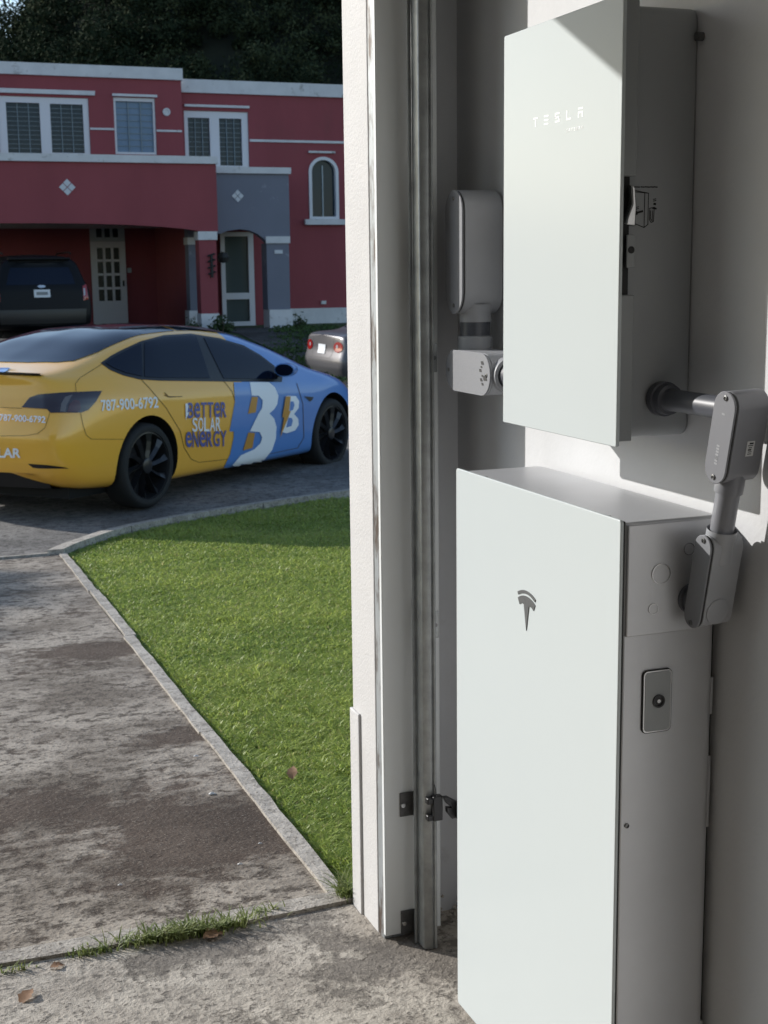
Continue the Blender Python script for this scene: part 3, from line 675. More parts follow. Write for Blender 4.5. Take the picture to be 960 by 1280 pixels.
def tuft(cx, cy, cz, n, spread, h, label, stretch=(1, 1)):
    V = []; F = []
    for i in range(n):
        x = cx+random.gauss(0, spread*stretch[0]); y = cy+random.gauss(0, spread*stretch[1]); a = random.uniform(0, 2*math.pi); hh = h*random.uniform(.4, 1); l = hh*random.uniform(.4, 1.5)
        wd = random.uniform(.0012, .0025); dx, dy = math.cos(a), math.sin(a); b = len(V)
        for t, k in ((0, 1), (.4, .9), (.75, .6), (1, 0)):
            zz = cz+hh*(t*1.3-.45*t*t); ox = dx*l*t*t; oy = dy*l*t*t
            V += [(x+ox-dy*wd*k, y+oy+dx*wd*k, zz), (x+ox+dy*wd*k, y+oy-dx*wd*k, zz)]
        F += [(b+2*j, b+2*j+1, b+2*j+3, b+2*j+2) for j in range(3)]
    mesh_np('grass_tuft', np.array(V), np.array(F), 'tuft_blade', label=label, cat='grass tuft', group='grass growing from the joints', kind='stuff')
g0 = onp(215, 1172, 2, FZ); g1 = onp(435, 1122, 2, FZ)
tuft(g0.x+.03, g0.y-.0, FZ, 700, .055, .042, 'straggling grass growing from the joint across the driveway', (1.45, .22))
tuft(g1.x, g1.y, FZ, 130, .012, .065, 'small grass tuft at the foot of the white pier')
for u, v, k, sp, hh, lb in ((120, 1192, 60, .016, .028, 'thin grass blades at the left end of the driveway joint'), (330, 1142, 45, .012, .026, 'few grass blades in the joint near the edging'), (20, 1213, 30, .012, .022, 'sparse grass sprout by the curled leaf')):
    q = onp(u, v, 2, FZ); tuft(q.x, q.y, FZ, k, sp, hh, lb, (1.8, .4))
def leaf(u, v, s, rot, label, z=FZ+.002, tilt=.3):
    p = onp(u, v, 2, z); m = MB(); n = 8; rows = []
    for i in range(n+1):
        t = i/n; wd = math.sin(math.pi*t**.8)*.30*s*(1+.12*math.sin(i*2.7)); lift = .10*s*math.sin(t*3.3)+.06*s*(t-.3)**2
        rows.append([(t*s-s/2, -wd, lift+.18*wd+.03*s*math.sin(i*1.9)), (t*s-s/2, 0, lift), (t*s-s/2, wd, lift+.3*wd+.02*s*math.cos(i*2.3))])
    for r_ in rows: m.v += r_
    m.f = [(3*i+j, 3*i+j+1, 3*i+j+4, 3*i+j+3) for i in range(n) for j in range(2)]; m.m = [0]*len(m.f)
    o = m.build('fallen_leaf', 'dry_leaf', None, smooth=True, angle=0, loc=(p.x, p.y, z), label=label, cat='leaf', group='dry fallen leaves')
    o.rotation_euler = (tilt*.4, tilt, rot); return o
leaf(268, 1170, .062, .35, 'dry brown leaf caught in the grass of the driveway joint', tilt=.1)
leaf(34, 1246, .050, .9, 'curled brown leaf lying on the garage floor', tilt=-.2)
leaf(72, 1208, .034, .2, 'small pale leaf beside the joint strip', tilt=.1)
leaf(366, 966, .055, 1.2, 'brown leaf lying on the lawn', z=gz(onp(366, 966, 2, -.08).y)+.012, tilt=-.5)
chips = ((300, 1080, .008), (238, 1139, .006), (265, 992, .012), (410, 1192, .006), (150, 1106, .007), (325, 1054, .006), (245, 945, .01))
m = MB()
for i, (u, v, s_) in enumerate(chips):
    zz = gz(onp(u, v, 2, -.06).y)-.002; p = onp(u, v, 2, zz)
    m.add([(p.x-s_, p.y-s_*.4, zz), (p.x+s_, p.y-s_*.6, zz), (p.x+s_*.7, p.y+s_*.5, zz), (p.x-s_*.6, p.y+s_*.6, zz), (p.x, p.y, zz+s_*.5)], [(0, 1, 4), (1, 2, 4), (2, 3, 4), (3, 0, 4)])
m.build('crumbs', 'chip', None, kind='stuff', label='pale crumbs of concrete scattered on the driveway', cat='crumbs')

# ------------------------------------------------------------------ cars
def pchip(xs, ys, q):
    xs = np.array(xs, float); ys = np.array(ys, float); h = np.diff(xs); d = np.diff(ys)/h; n = len(xs); m_ = np.zeros(n)
    for i in range(1, n-1):
        if d[i-1]*d[i] > 0: w1 = 2*h[i]+h[i-1]; w2 = h[i]+2*h[i-1]; m_[i] = (w1+w2)/(w1/d[i-1]+w2/d[i])
    m_[0] = d[0]; m_[-1] = d[-1]
    q = np.asarray(q); i = np.clip(np.searchsorted(xs, q)-1, 0, n-2); t = (q-xs[i])/h[i]
    return (2*t**3-3*t**2+1)*ys[i]+(t**3-2*t**2+t)*h[i]*m_[i]+(-2*t**3+3*t**2)*ys[i+1]+(t**3-t**2)*h[i]*m_[i+1]
def loft_body(stations, shift_rear=None, shift_front=None, nst=84, nrg=44, bulge_r=.06, bulge_f=.10, ncap=14, sharp=()):
    """half rings (y,z) at stations along x, mirrored; the ends closed by bulged caps"""
    xs = [s[0] for s in stations]; K = len(stations[0][1]); L0, L1 = xs[0], xs[-1]
    q = L0+(L1-L0)*(.5-.5*np.cos(np.linspace(0, math.pi, nst)))*.5+(L1-L0)*np.linspace(0, 1, nst)*.5
    Yk = np.array([pchip(xs, [s[1][k][0] for s in stations], q) for k in range(K)]); Zk = np.array([pchip(xs, [s[1][k][1] for s in stations], q) for k in range(K)])
    tt = np.linspace(0, K-1, nrg); Y = np.array([pchip(range(K), Yk[:, i], tt) for i in range(nst)]); Z = np.array([pchip(range(K), Zk[:, i], tt) for i in range(nst)])
    Y[:, 0] = 0; Y[:, -1] = 0
    X = np.repeat(q[:, None], nrg, 1)
    if shift_rear: X = X+np.interp(Z, shift_rear[0], shift_rear[1])*np.clip((L0+.55-X)/.55, 0, 1)**2
    if shift_front: X = X+np.interp(Z, shift_front[0], shift_front[1])*np.clip((X-(L1-.5))/.5, 0, 1)**2
    V = []; idx = -np.ones((nst, 2*nrg-2), int)
    for i in range(nst):
        for j in range(2*nrg-2):
            if j < nrg: p = (X[i, j], Y[i, j], Z[i, j])
            else: k = 2*nrg-2-j; p = (X[i, k], -Y[i, k], Z[i, k])
            idx[i, j] = len(V); V.append(p)
    F = []
    nr = 2*nrg-2
    for i in range(nst-1):
        for j in range(nr): F.append((idx[i, j], idx[i+1, j], idx[i+1, (j+1) % nr], idx[i, (j+1) % nr]))
    for i, sgn, bl_ in ((0, -1, bulge_r), (nst-1, 1, bulge_f)):
        g_ = np.zeros((nrg, ncap+1), int)
        for j in range(nrg):
            for c in range(ncap+1):
                if j in (0, nrg-1): g_[j, c] = idx[i, j]
                elif c == 0: g_[j, c] = idx[i, nr-j]
                elif c == ncap: g_[j, c] = idx[i, j]
                else:
                    s = -1+2*c/ncap; yy = Y[i, j]*s; edge = min(1, j/4, (nrg-1-j)/4)
                    V.append((X[i, j]+sgn*bl_*(1-s*s)*edge, yy, Z[i, j])); g_[j, c] = len(V)-1
        for j in range(nrg-1):
            for c in range(ncap):
                f = [g_[j, c], g_[j, c+1], g_[j+1, c+1], g_[j+1, c]]; f2 = []
                for a in f:
                    if a not in f2: f2.append(a)
                if len(f2) > 2: F.append(tuple(f2 if sgn < 0 else f2[::-1]))
    return V, F
def cut_arches(V, F, name, material, cuts):
    """a body mesh with wheel arches cut by cylinders; the cut faces take the dark lining"""
    me = bpy.data.meshes.new(name); me.from_pydata([tuple(map(float, v)) for v in V], [], [tuple(map(int, f)) for f in F])
    me.materials.append(MATS[material]); me.materials.append(MATS['arch_black'])
    bm = bmesh.new(); bm.from_mesh(me); bmesh.ops.recalc_face_normals(bm, faces=bm.faces); bm.to_mesh(me); bm.free()
    o = bpy.data.objects.new(name, me); COL.objects.link(o); cs = []
    for x, y0, y1, z, r in cuts:
        c = MB().tube((x, y0, z), (x, y1, z), r, n=48); cm = bpy.data.meshes.new('cut'); cm.from_pydata(c.v, [], c.f)
        cm.materials.append(MATS['arch_black']); bm = bmesh.new(); bm.from_mesh(cm); bmesh.ops.recalc_face_normals(bm, faces=bm.faces); bm.to_mesh(cm); bm.free()
        co = bpy.data.objects.new('cut', cm); COL.objects.link(co); cs.append(co)
        b = o.modifiers.new('b', 'BOOLEAN'); b.object = co; b.operation = 'DIFFERENCE'; b.solver = 'EXACT'; b.material_mode = 'TRANSFER'
    dg = bpy.context.evaluated_depsgraph_get(); ev = bpy.data.meshes.new_from_object(o.evaluated_get(dg))
    o.modifiers.clear(); o.data = ev; ev.name = name
    for c in cs: bpy.data.objects.remove(c)
    ev.polygons.foreach_set('use_smooth', [True]*len(ev.polygons)); ev.set_sharp_from_angle(angle=R(42))
    return o
def wheel(parent, x, y, r, wd, side, spokes=10, rim='rim_black', rim_r=.265):
    """tyre as a part, rim as its sub-part; side = -1 right, +1 left"""
    o_ = (0, side, 0); c = (x, y, r)
    t = MB().lathe([(-wd/2, rim_r), (-wd/2, r*.93), (-wd*.40, r*.985), (-wd*.25, r), (wd*.25, r), (wd*.40, r*.985), (wd/2, r*.93), (wd*.52, r*.87), (wd/2, rim_r), (wd*.38, rim_r-.008)], c, o_, 48).build('wheel', 'tyre', parent, smooth=True, angle=50)
    m = MB().lathe([(wd*.40, rim_r), (wd*.46, rim_r+.004), (wd*.47, rim_r-.012), (wd*.36, rim_r-.018), (-wd*.2, rim_r-.03), (-wd*.22, .05)], c, o_, 48)
    for i in range(spokes):
        a = 2*math.pi*i/spokes
        def pt(rr, aa, d): return (x+rr*math.cos(aa), y+side*d, r+rr*math.sin(aa))
        d0, d1 = wd*.47, wd*.30
        pr_ = [(.05, -.20), (.12, -.02), (.19, .06), (rim_r-.010, .10)]; pr2 = [(.05, .32), (.12, .19), (.19, .20), (rim_r-.010, .30)]
        for (ra, aa), (rb, ab), (rc, ac), (rd, ad_) in zip(pr_[:-1], pr_[1:], pr2[:-1], pr2[1:]):
            k = lambda rr: d0-.02*(1-rr/rim_r)
            m.add([pt(ra, a+aa, k(ra)), pt(rb, a+ab, k(rb)), pt(rd, a+ad_, k(rd)-.022), pt(rc, a+ac, k(rc)-.022),
                   pt(ra, a+aa, d1-.03), pt(rb, a+ab, d1-.03), pt(rd, a+ad_, d1-.03), pt(rc, a+ac, d1-.03)], [(0, 1, 2, 3), (4, 7, 6, 5), (0, 4, 5, 1), (3, 2, 6, 7)])
    m.lathe([(wd*.30, .062), (wd*.44, .058), (wd*.46, .045), (wd*.46, 0)], c, o_, 24)
    m.build('rim', rim, t, smooth=True, angle=30)
    return t
class OnBody:
    """panels, glass, seams and print laid on a car's skin"""
    def __init__(s, obj, root):
        s.o = obj; s.root = root; bm = bmesh.new(); bm.from_mesh(obj.data); s.t = BVHTree.FromBMesh(bm); bm.free()
        bpy.context.view_layer.update(); s.inv = root.matrix_world.inverted()
    def hit(s, p, d):
        h = s.t.ray_cast(p, d); return h if h[0] is not None else None
    def px(s, u, v):
        d = (s.inv.to_3x3() @ ray(u, v)).normalized(); return s.hit(s.inv @ EYE, d)
    def mesh(s, name, pts2, faces, mp, material, off=.004, parent=None, mirror=False, smooth=True):
        """mp(point2d) -> (location, normal, ...) or None"""
        V = []; N = []
        for p in pts2:
            h = mp(p); V.append(None if h is None else h[0]+h[1]*off)
        F = [f for f in faces if all(V[i] is not None for i in f)]
        if not F: return None
        V = [tuple(v) if v is not None else (0, 0, 0) for v in V]
        out = []
        for s_ in ((1, -1) if mirror else (1,)):
            m = MB(); m.add([(a, b*s_, c) for a, b, c in V], F)
            me = bpy.data.meshes.new(name); me.from_pydata(m.v, [], m.f); me.materials.append(MATS[material])
            bm = bmesh.new(); bm.from_mesh(me); bmesh.ops.delete(bm, geom=[v for v in bm.verts if not v.link_faces], context='VERTS'); bmesh.ops.recalc_face_normals(bm, faces=bm.faces); bm.to_mesh(me); bm.free()
            if smooth: me.polygons.foreach_set('use_smooth', [True]*len(me.polygons))
            o = bpy.data.objects.new(name, me); COL.objects.link(o); o.parent = parent or s.root; out.append(o)
        return out[0]
    def poly(s, name, poly, mp, material, step, **k):
        xs = [p[0] for p in poly]; ys = [p[1] for p in poly]; P = []
        n = len(poly); bd = []
        for i in range(n):
            a, b = Vector(poly[i]), Vector(poly[(i+1) % n]); c = max(1, int((b-a).length/step)); bd += [a+(b-a)*t/c for t in range(c)]
        nb = len(bd); P = list(bd)
        y = min(ys)+step*.5
        while y < max(ys):
            x = min(xs)+step*.5
            while x < max(xs): P.append(Vector((x, y))); x += step
            y += step
        r_ = delaunay_2d_cdt([Vector((p[0], p[1])) for p in P], [(i, (i+1) % nb) for i in range(nb)], [], 1, 1e-6)
        return s.mesh(name, [tuple(v) for v in r_[0]], [tuple(f) for f in r_[2]], mp, material, **k)
    def band(s, name, pts, wd, mp, material, step=2., **k):
        """a thin strip along a polyline"""
        q = []
        for a, b in zip(pts[:-1], pts[1:]):
            a, b = Vector(a), Vector(b); c = max(1, int((b-a).length/step)); q += [a+(b-a)*t/c for t in range(c)]
        q.append(Vector(pts[-1])); V = []
        for i, p in enumerate(q):
            t = (q[min(i+1, len(q)-1)]-q[max(i-1, 0)]).normalized(); nn = Vector((-t.y, t.x))*wd/2; V += [p-nn, p+nn]
        return s.mesh(name, V, [(2*i, 2*i+1, 2*i+3, 2*i+2) for i in range(len(q)-1)], mp, material, **k)
    def text(s, name, txt, quad, mp, material, bold=.0, off=.006, **k):
        """quad: pixel corners (left-bottom, right-bottom, right-top, left-top)"""
        vs, fs = text_mesh(txt, bold); x0, x1 = min(v[0] for v in vs), max(v[0] for v in vs); y0, y1 = min(v[1] for v in vs), max(v[1] for v in vs)
        lb, rb, rt, lt_ = [Vector(q) for q in quad]
        P = []
        for x, y in vs:
            a, b = (x-x0)/(x1-x0), (y-y0)/(y1-y0); P.append(lb*(1-a)*(1-b)+rb*a*(1-b)+rt*a*b+lt_*(1-a)*b)
        return s.mesh(name, P, fs, mp, material, off=off, smooth=False, **k)

# ---- the yellow and blue saloon
def sec(zb, *p): return [(0, zb)]+list(p)
EVST = [
 (-.98, sec(.36, (.56, .36), (.655, .385), (.715, .47), (.735, .62), (.695, .86), (.655, .975), (.60, 1.035), (.52, 1.072), (.30, 1.098), (0, 1.104))),
 (-.93, sec(.31, (.62, .31), (.725, .345), (.785, .46), (.805, .62), (.765, .87), (.715, .99), (.655, 1.048), (.56, 1.085), (.32, 1.106), (0, 1.112))),
 (-.82, sec(.26, (.66, .26), (.785, .31), (.845, .45), (.860, .63), (.825, .88), (.760, 1.0), (.69, 1.058), (.59, 1.095), (.34, 1.116), (0, 1.122))),
 (-.62, sec(.22, (.70, .22), (.835, .28), (.885, .45), (.895, .64), (.872, .88), (.795, 1.015), (.72, 1.078), (.62, 1.125), (.36, 1.15), (0, 1.158))),
 (-.35, sec(.20, (.72, .20), (.86, .26), (.905, .44), (.915, .64), (.900, .87), (.83, 1.015), (.75, 1.105), (.64, 1.185), (.37, 1.235), (0, 1.248))),
 (0., sec(.18, (.74, .18), (.87, .24), (.915, .43), (.925, .64), (.915, .85), (.857, .985), (.765, 1.14), (.635, 1.275), (.37, 1.345), (0, 1.36))),
 (.4, sec(.17, (.75, .17), (.87, .22), (.908, .42), (.922, .62), (.910, .83), (.863, .965), (.757, 1.175), (.615, 1.348), (.36, 1.41), (0, 1.424))),
 (.95, sec(.17, (.75, .17), (.87, .22), (.905, .42), (.920, .62), (.905, .82), (.863, .95), (.752, 1.18), (.61, 1.362), (.36, 1.43), (0, 1.443))),
 (1.5, sec(.17, (.75, .17), (.87, .22), (.905, .42), (.920, .62), (.902, .81), (.862, .935), (.757, 1.16), (.615, 1.335), (.36, 1.40), (0, 1.415))),
 (1.95, sec(.17, (.75, .17), (.87, .22), (.905, .42), (.920, .62), (.900, .80), (.860, .922), (.775, 1.10), (.65, 1.235), (.37, 1.305), (0, 1.322))),
 (2.4, sec(.17, (.75, .17), (.87, .22), (.907, .42), (.921, .62), (.900, .79), (.852, .91), (.80, .995), (.70, 1.075), (.40, 1.13), (0, 1.145))),
 (2.75, sec(.17, (.75, .17), (.87, .23), (.91, .42), (.922, .61), (.902, .785), (.845, .892), (.775, .94), (.66, .968), (.38, .985), (0, .992))),
 (3.1, sec(.17, (.74, .17), (.86, .24), (.90, .42), (.912, .59), (.885, .755), (.812, .85), (.71, .885), (.58, .905), (.32, .922), (0, .928))),
 (3.42, sec(.18, (.70, .18), (.80, .25), (.855, .42), (.86, .555), (.81, .68), (.725, .755), (.62, .79), (.50, .812), (.28, .83), (0, .836))),
 (3.62, sec(.20, (.60, .20), (.685, .26), (.74, .40), (.742, .51), (.69, .60), (.61, .655), (.53, .685), (.42, .705), (.22, .72), (0, .725))),
 (3.70, sec(.23, (.50, .23), (.58, .28), (.63, .38), (.635, .47), (.59, .54), (.52, .585), (.45, .61), (.36, .63), (.19, .645), (0, .65))),
]
CAR_LOC, CAR_H, CAR_T = (.396, 9.448, -.344), .7269, -.0222
ev = empty('parked_car', CAR_LOC, label='yellow and blue wrapped electric saloon car with advertising print parked at the driveway mouth', cat='car')
ev.rotation_euler = (0, -CAR_T, CAR_H)
EVST = [(x, [(y, z-.038*min(1, max(0, (z-1.0)/.3))) for y, z in p]) for x, p in EVST]
V, F = loft_body(EVST, ([.3, .45, .62, .78, .9, 1.0, 1.06, 1.12], [.07, .02, 0, .035, .075, .085, .07, .03]), ([.2, .35, .5, .65, .8], [-.06, 0, 0, -.03, -.1]))
ARC = .382
EVDZ = .035
eb = cut_arches(V, F, 'body', 'wrap_yellow', [(0, -1.2, -.60, .345, ARC), (2.875, -1.2, -.60, .345, ARC), (0, .60, 1.2, .345, ARC), (2.875, .60, 1.2, .345, ARC)])
eb.parent = ev
for x in (0, 2.875):
    for s in (-1, 1): wheel(ev, x, s*.79, .335, .235, s)
ob = OnBody(eb, ev)
PXF = lambda p: ob.px(p[0], p[1])
def c4(x, y): return (200+x/3.84, 380+y/3.84)
def c3(x, y): return (x/4, 380+y/4)
DLO = [(128, 454), (139, 446), (152, 439), (176, 428), (205, 420.5), (238, 418.5), (273, 424), (304, 433), (325, 445), (342, 458), (351, 470), (350, 475.5), (278, 475), (200, 474), (175, 472.5), (155, 467.5), (140, 461)]
ob.poly('window_surround', [(125.5, 454)]+[(a, b-1.3) for a, b in DLO[1:10]]+[(353, 470), (352, 477.5), (278, 477), (200, 476), (174, 474.5), (154, 469.5), (138, 463)], PXF, 'black_trim', 3., off=.003, mirror=True)
ob.poly('side_window', [(131, 454), (141, 447.5), (153, 441), (176, 430), (178, 471), (156, 466), (141, 460)], PXF, 'car_glass', 3., off=.007, mirror=True)
ob.poly('side_window', [(180, 428.5), (205, 422), (238, 420), (245, 420.8), (262, 473), (200, 472.5), (180, 471.3)], PXF, 'car_glass', 3., off=.007, mirror=True)
ob.poly('side_window', [(254, 422), (273, 425.5), (304, 434.5), (325, 446.5), (341, 459), (347, 470), (346, 473.8), (279, 473.3)], PXF, 'car_glass', 3., off=.007, mirror=True)
TOP = lambda p: ob.hit(Vector((p[0], p[1], 3)), Vector((0, 0, -1)))
def plan(pts): return pts+[(x, -y) for x, y in pts[::-1]]
ob.poly('rear_glass', plan([(-.60, 0), (-.585, .25), (-.53, .48), (-.45, .575), (-.2, .60), (.1, .585), (.5, .565), (.86, .555)]), TOP, 'car_glass', .06, off=.004)
ob.poly('roof_glass', plan([(.885, .555), (1.3, .56), (1.68, .575)]), TOP, 'car_glass', .06, off=.004)
ob.poly('windscreen', plan([(1.73, .58), (2.2, .655), (2.55, .70), (2.66, .60), (2.72, .3), (2.74, 0)]), TOP, 'car_glass', .06, off=.004)
# tail lamp (its outline is on the visible corner; the other side mirrors it)
TL = [c3(110, 518), c3(150, 468), c3(195, 452), c3(300, 444), c3(508, 436), c3(478, 488), c3(440, 530), c3(405, 543), c3(255, 545), c3(235, 526)]
ob.poly('tail_lamp', TL, PXF, 'lamp_dark', 2.5, off=.006, mirror=True)
ob.poly('lamp_insert', [c3(300, 540), c3(305, 500), c3(325, 465), c3(360, 455), c3(345, 480), c3(330, 510), c3(325, 540)], PXF, 'lamp_arc', 2., off=.009, mirror=True)
ob.poly('lamp_insert', [c3(335, 540), c3(345, 500), c3(370, 480), c3(395, 485), c3(402, 520), c3(390, 540)], PXF, 'lamp_smoke', 2., off=.009, mirror=True)
# spoiler lip along the boot's edge
sp_m = MB(); pr0 = []
for i in range(25):
    y = -.62+1.24*i/24; h = ob.hit(Vector((-2, y, 1.055)), Vector((1, 0, 0))); xx = h[0].x if h else -.85; k = 1-(abs(y)/.62)**4
    pr0.append([(xx+.05, y, 1.080), (xx-.028*k, y, 1.085+.010*k), (xx-.030*k, y, 1.078+.010*k), (xx+.02, y, 1.055)])
for a, b in zip(pr0[:-1], pr0[1:]): sp_m.add(a+b, [(0, 4, 5, 1), (1, 5, 6, 2), (2, 6, 7, 3)])
sp_m.build('spoiler', 'black_trim', ev, smooth=True, angle=40)
# shut lines
S = dict(material='seam_brown', off=.0035)
for nm, pts, wd in (('shut_line', [c3(380, 440), c3(376, 400), c3(400, 370), c3(480, 320), c3(515, 298)], .5), ('shut_line', [c3(402, 545), c3(415, 610), c3(430, 655), c3(455, 675), c3(640, 677)], .5),
                    ('shut_line', [c3(0, 660), c3(130, 658), c3(190, 648), c3(225, 620), c3(245, 560), c3(252, 530)], .5), ('shut_line', [c3(0, 517), c3(110, 522)], .5),
                    ('shut_line', [c3(700, 372), c3(745, 420), c3(830, 520), c3(900, 635), c4(115, 690), c4(150, 745), c4(185, 760), c4(320, 745), c4(530, 718), c4(660, 690), c4(690, 640), c4(685, 480), c4(655, 380)], .6),
                    ('shut_line', [c4(305, 370), c4(345, 420), c4(360, 470), c4(355, 560), c4(352, 745)], .55)):
    ob.band(nm, pts, wd, PXF, S['material'], off=S['off'], mirror=True)
for pts in ([c3(820, 455), c3(845, 466), c3(910, 462)], [c4(20, 425), c4(40, 445), c4(95, 445)], ): ob.band('door_handle', pts, .8, PXF, 'seam_brown', off=.0035, mirror=True)
ob.poly('bumper_slot', [c3(140, 798), c3(240, 805), c3(320, 815), c3(345, 822), c3(200, 822), c3(165, 818)], PXF, 'black_trim', 2., off=.003, mirror=True)
ob.poly('camera_housing', [c4(690, 443), c4(735, 447), c4(728, 462), c4(718, 468)], PXF, 'black_trim', 2., off=.006, mirror=True)
# diffuser under the rear bumper and dark sills
dm = MB()
for i in range(13):
    y = -.62+1.24*i/12; dm.v += [(-.93+.08*(y/.62)**2, y, .40), (-.955+.1*(y/.62)**2, y, .35), (-.90+.1*(y/.62)**2, y, .24), (-.60, y, .20)]
dm.f = [(4*i+j, 4*i+j+1, 4*i+j+5, 4*i+j+4) for i in range(12) for j in range(3)]; dm.m = [0]*len(dm.f)
dm.build('diffuser', 'black_trim', ev)
B('underbody', 'arch_black', ev, ((-.7, -.70, .15), (3.3, .70, .40)))
# door mirrors
for s in (-1, 1):
    mm = MB(); prof_ = []
    for i in range(9):
        t = i/8; k = math.sin(math.pi*min(1, .18+.82*t)*.62)
        prof_.append((t, k))
    c = Vector((1.93, s*.97, .985)); n_ = 16; rings = []
    for t, k in ((0, .82), (.03, 1.), (.35, 1.0), (.65, .86), (.88, .52), (1, .08)):
        rings.append([(c.x-.03+.15*t, c.y+s*(.105*math.cos(a)*k*(1-.1*t)), c.z+.062*math.sin(a)*k) for a in [2*math.pi*i/n_ for i in range(n_)]])
    for r_ in rings: mm.v += r_
    mm.f = [(j*n_+i, j*n_+(i+1) % n_, (j+1)*n_+(i+1) % n_, (j+1)*n_+i) for j in range(5) for i in range(n_)]+[tuple(range(n_))[::-1], tuple(range(5*n_, 6*n_))]; mm.m = [0]*len(mm.f)
    mo = mm.build('mirror', 'wrap_blue', ev, smooth=True, angle=50)
    MB().add([(c.x-.031, c.y+s*.095*math.cos(a), c.z+.052*math.sin(a)) for a in [2*math.pi*i/16 for i in range(16)]], [tuple(range(16))]).build('mirror_glass', 'car_glass', mo)
    MB().box((c.x-.01, min(s*.84, s*.93), c.z-.06), (c.x+.06, max(s*.84, s*.93), c.z-.035)).build('mirror_foot', 'black_trim', mo)
# print on the near side
ob.poly('blue_print', [c4(352, 376), c4(432, 376), c4(440, 440), c4(430, 610), c4(380, 730), c4(320, 803), c4(296, 804), c4(335, 720), c4(352, 640), c4(352, 612), c4(332, 611), c4(358, 470)], PXF, 'wrap_blue', 2.5, off=.0045)
ob.poly('white_print', [c4(428, 376), c4(520, 376), c4(548, 400), c4(565, 440), c4(560, 480), c4(545, 505), c4(522, 525), c4(545, 550), c4(556, 590), c4(553, 645), c4(535, 700), c4(490, 755), c4(440, 777), c4(318, 803), c4(385, 725), c4(450, 696), c4(478, 668), c4(487, 640), c4(475, 614), c4(428, 610), c4(470, 525), c4(486, 500), c4(490, 462), c4(470, 441), c4(437, 440)], PXF, 'wrap_white', 2.5, off=.0075)
ob.poly('orange_print', [c4(437, 446), c4(466, 446), c4(456, 520), c4(418, 527)], PXF, 'wrap_orange', 2.5, off=.009)
ob.poly('orange_print', [c4(420, 616), c4(452, 618), c4(440, 690), c4(395, 702)], PXF, 'wrap_orange', 2.5, off=.009)
ob.poly('white_print', [c4(600, 442), c4(648, 442), c4(664, 465), c4(662, 500), c4(640, 528), c4(660, 550), c4(662, 580), c4(645, 606), c4(605, 620), c4(582, 614), c4(600, 545)], PXF, 'wrap_white', 2.5, off=.008)
ob.poly('blue_print', [c4(622, 468), c4(636, 468), c4(641, 485), c4(634, 508), c4(618, 514)], PXF, 'wrap_blue', 2., off=.0105)
ob.poly('blue_print', [c4(612, 545), c4(628, 546), c4(633, 560), c4(626, 585), c4(602, 592)], PXF, 'wrap_blue', 2., off=.0105)
ob.poly('orange_print', [c4(598, 444), c4(622, 444), c4(614, 512), c4(622, 515), c4(572, 640), c4(590, 545), c4(582, 542)], PXF, 'wrap_orange', 2.5, off=.0125)
def word(txt, x0, x1, y0, y1, material, slant=0., sk=0., bold=.02, fix=()):
    """a line of unicase lettering set letter by letter between the pixel bounds; y0 top, y1 bottom"""
    n = len(txt); wts = [.55 if ch == 'I' else 1. for ch in txt]; tot = sum(wts); x = x0
    for ch, k in zip(txt, wts):
        wd = (x1-x0)*k/tot; f = lambda xx: slant*(xx-x0)/(x1-x0)
        a, b = x+wd*.05, x+wd*.93
        ob.text('letter', ch, [c4(a, y1+f(a)), c4(b, y1+f(b)), c4(b+sk, y0+f(b)), c4(a+sk, y0+f(a))], PXF, material, bold=bold, off=.009)
        x += wd
word('BeTTeR', 128, 318, 474, 548, 'wrap_navy', -4, bold=.014)
word('SOLAR', 150, 290, 546, 613, 'wrap_white', -4, bold=.014)
word('eNeRGY', 118, 318, 612, 688, 'wrap_navy', -6, bold=.014)
ob.poly('white_print', [c4(118, 478), c4(134, 476), c4(128, 520), c4(136, 520), c4(120, 556)], PXF, 'wrap_white', 2., off=.0085)
ob.text('phone_number', '787-900-6792', [c3(505, 537), c3(790, 520), c3(786, 462), c3(500, 480)], PXF, 'wrap_white', bold=.02, off=.006)
ob.text('phone_number', '787-900-6792', [c3(0, 584), c3(228, 596), c3(230, 562), c3(0, 550)], PXF, 'wrap_white', bold=.02, off=.006)
ob.text('bumper_lettering', 'LAR', [c3(-8, 768), c3(106, 768), c3(106, 722), c3(-8, 716)], PXF, 'wrap_white', bold=.03, off=.006)
ob.poly('blue_print', [c3(0, 322), c3(50, 322), c3(35, 338), c3(0, 352)], PXF, 'wrap_blue', 2., off=.006)

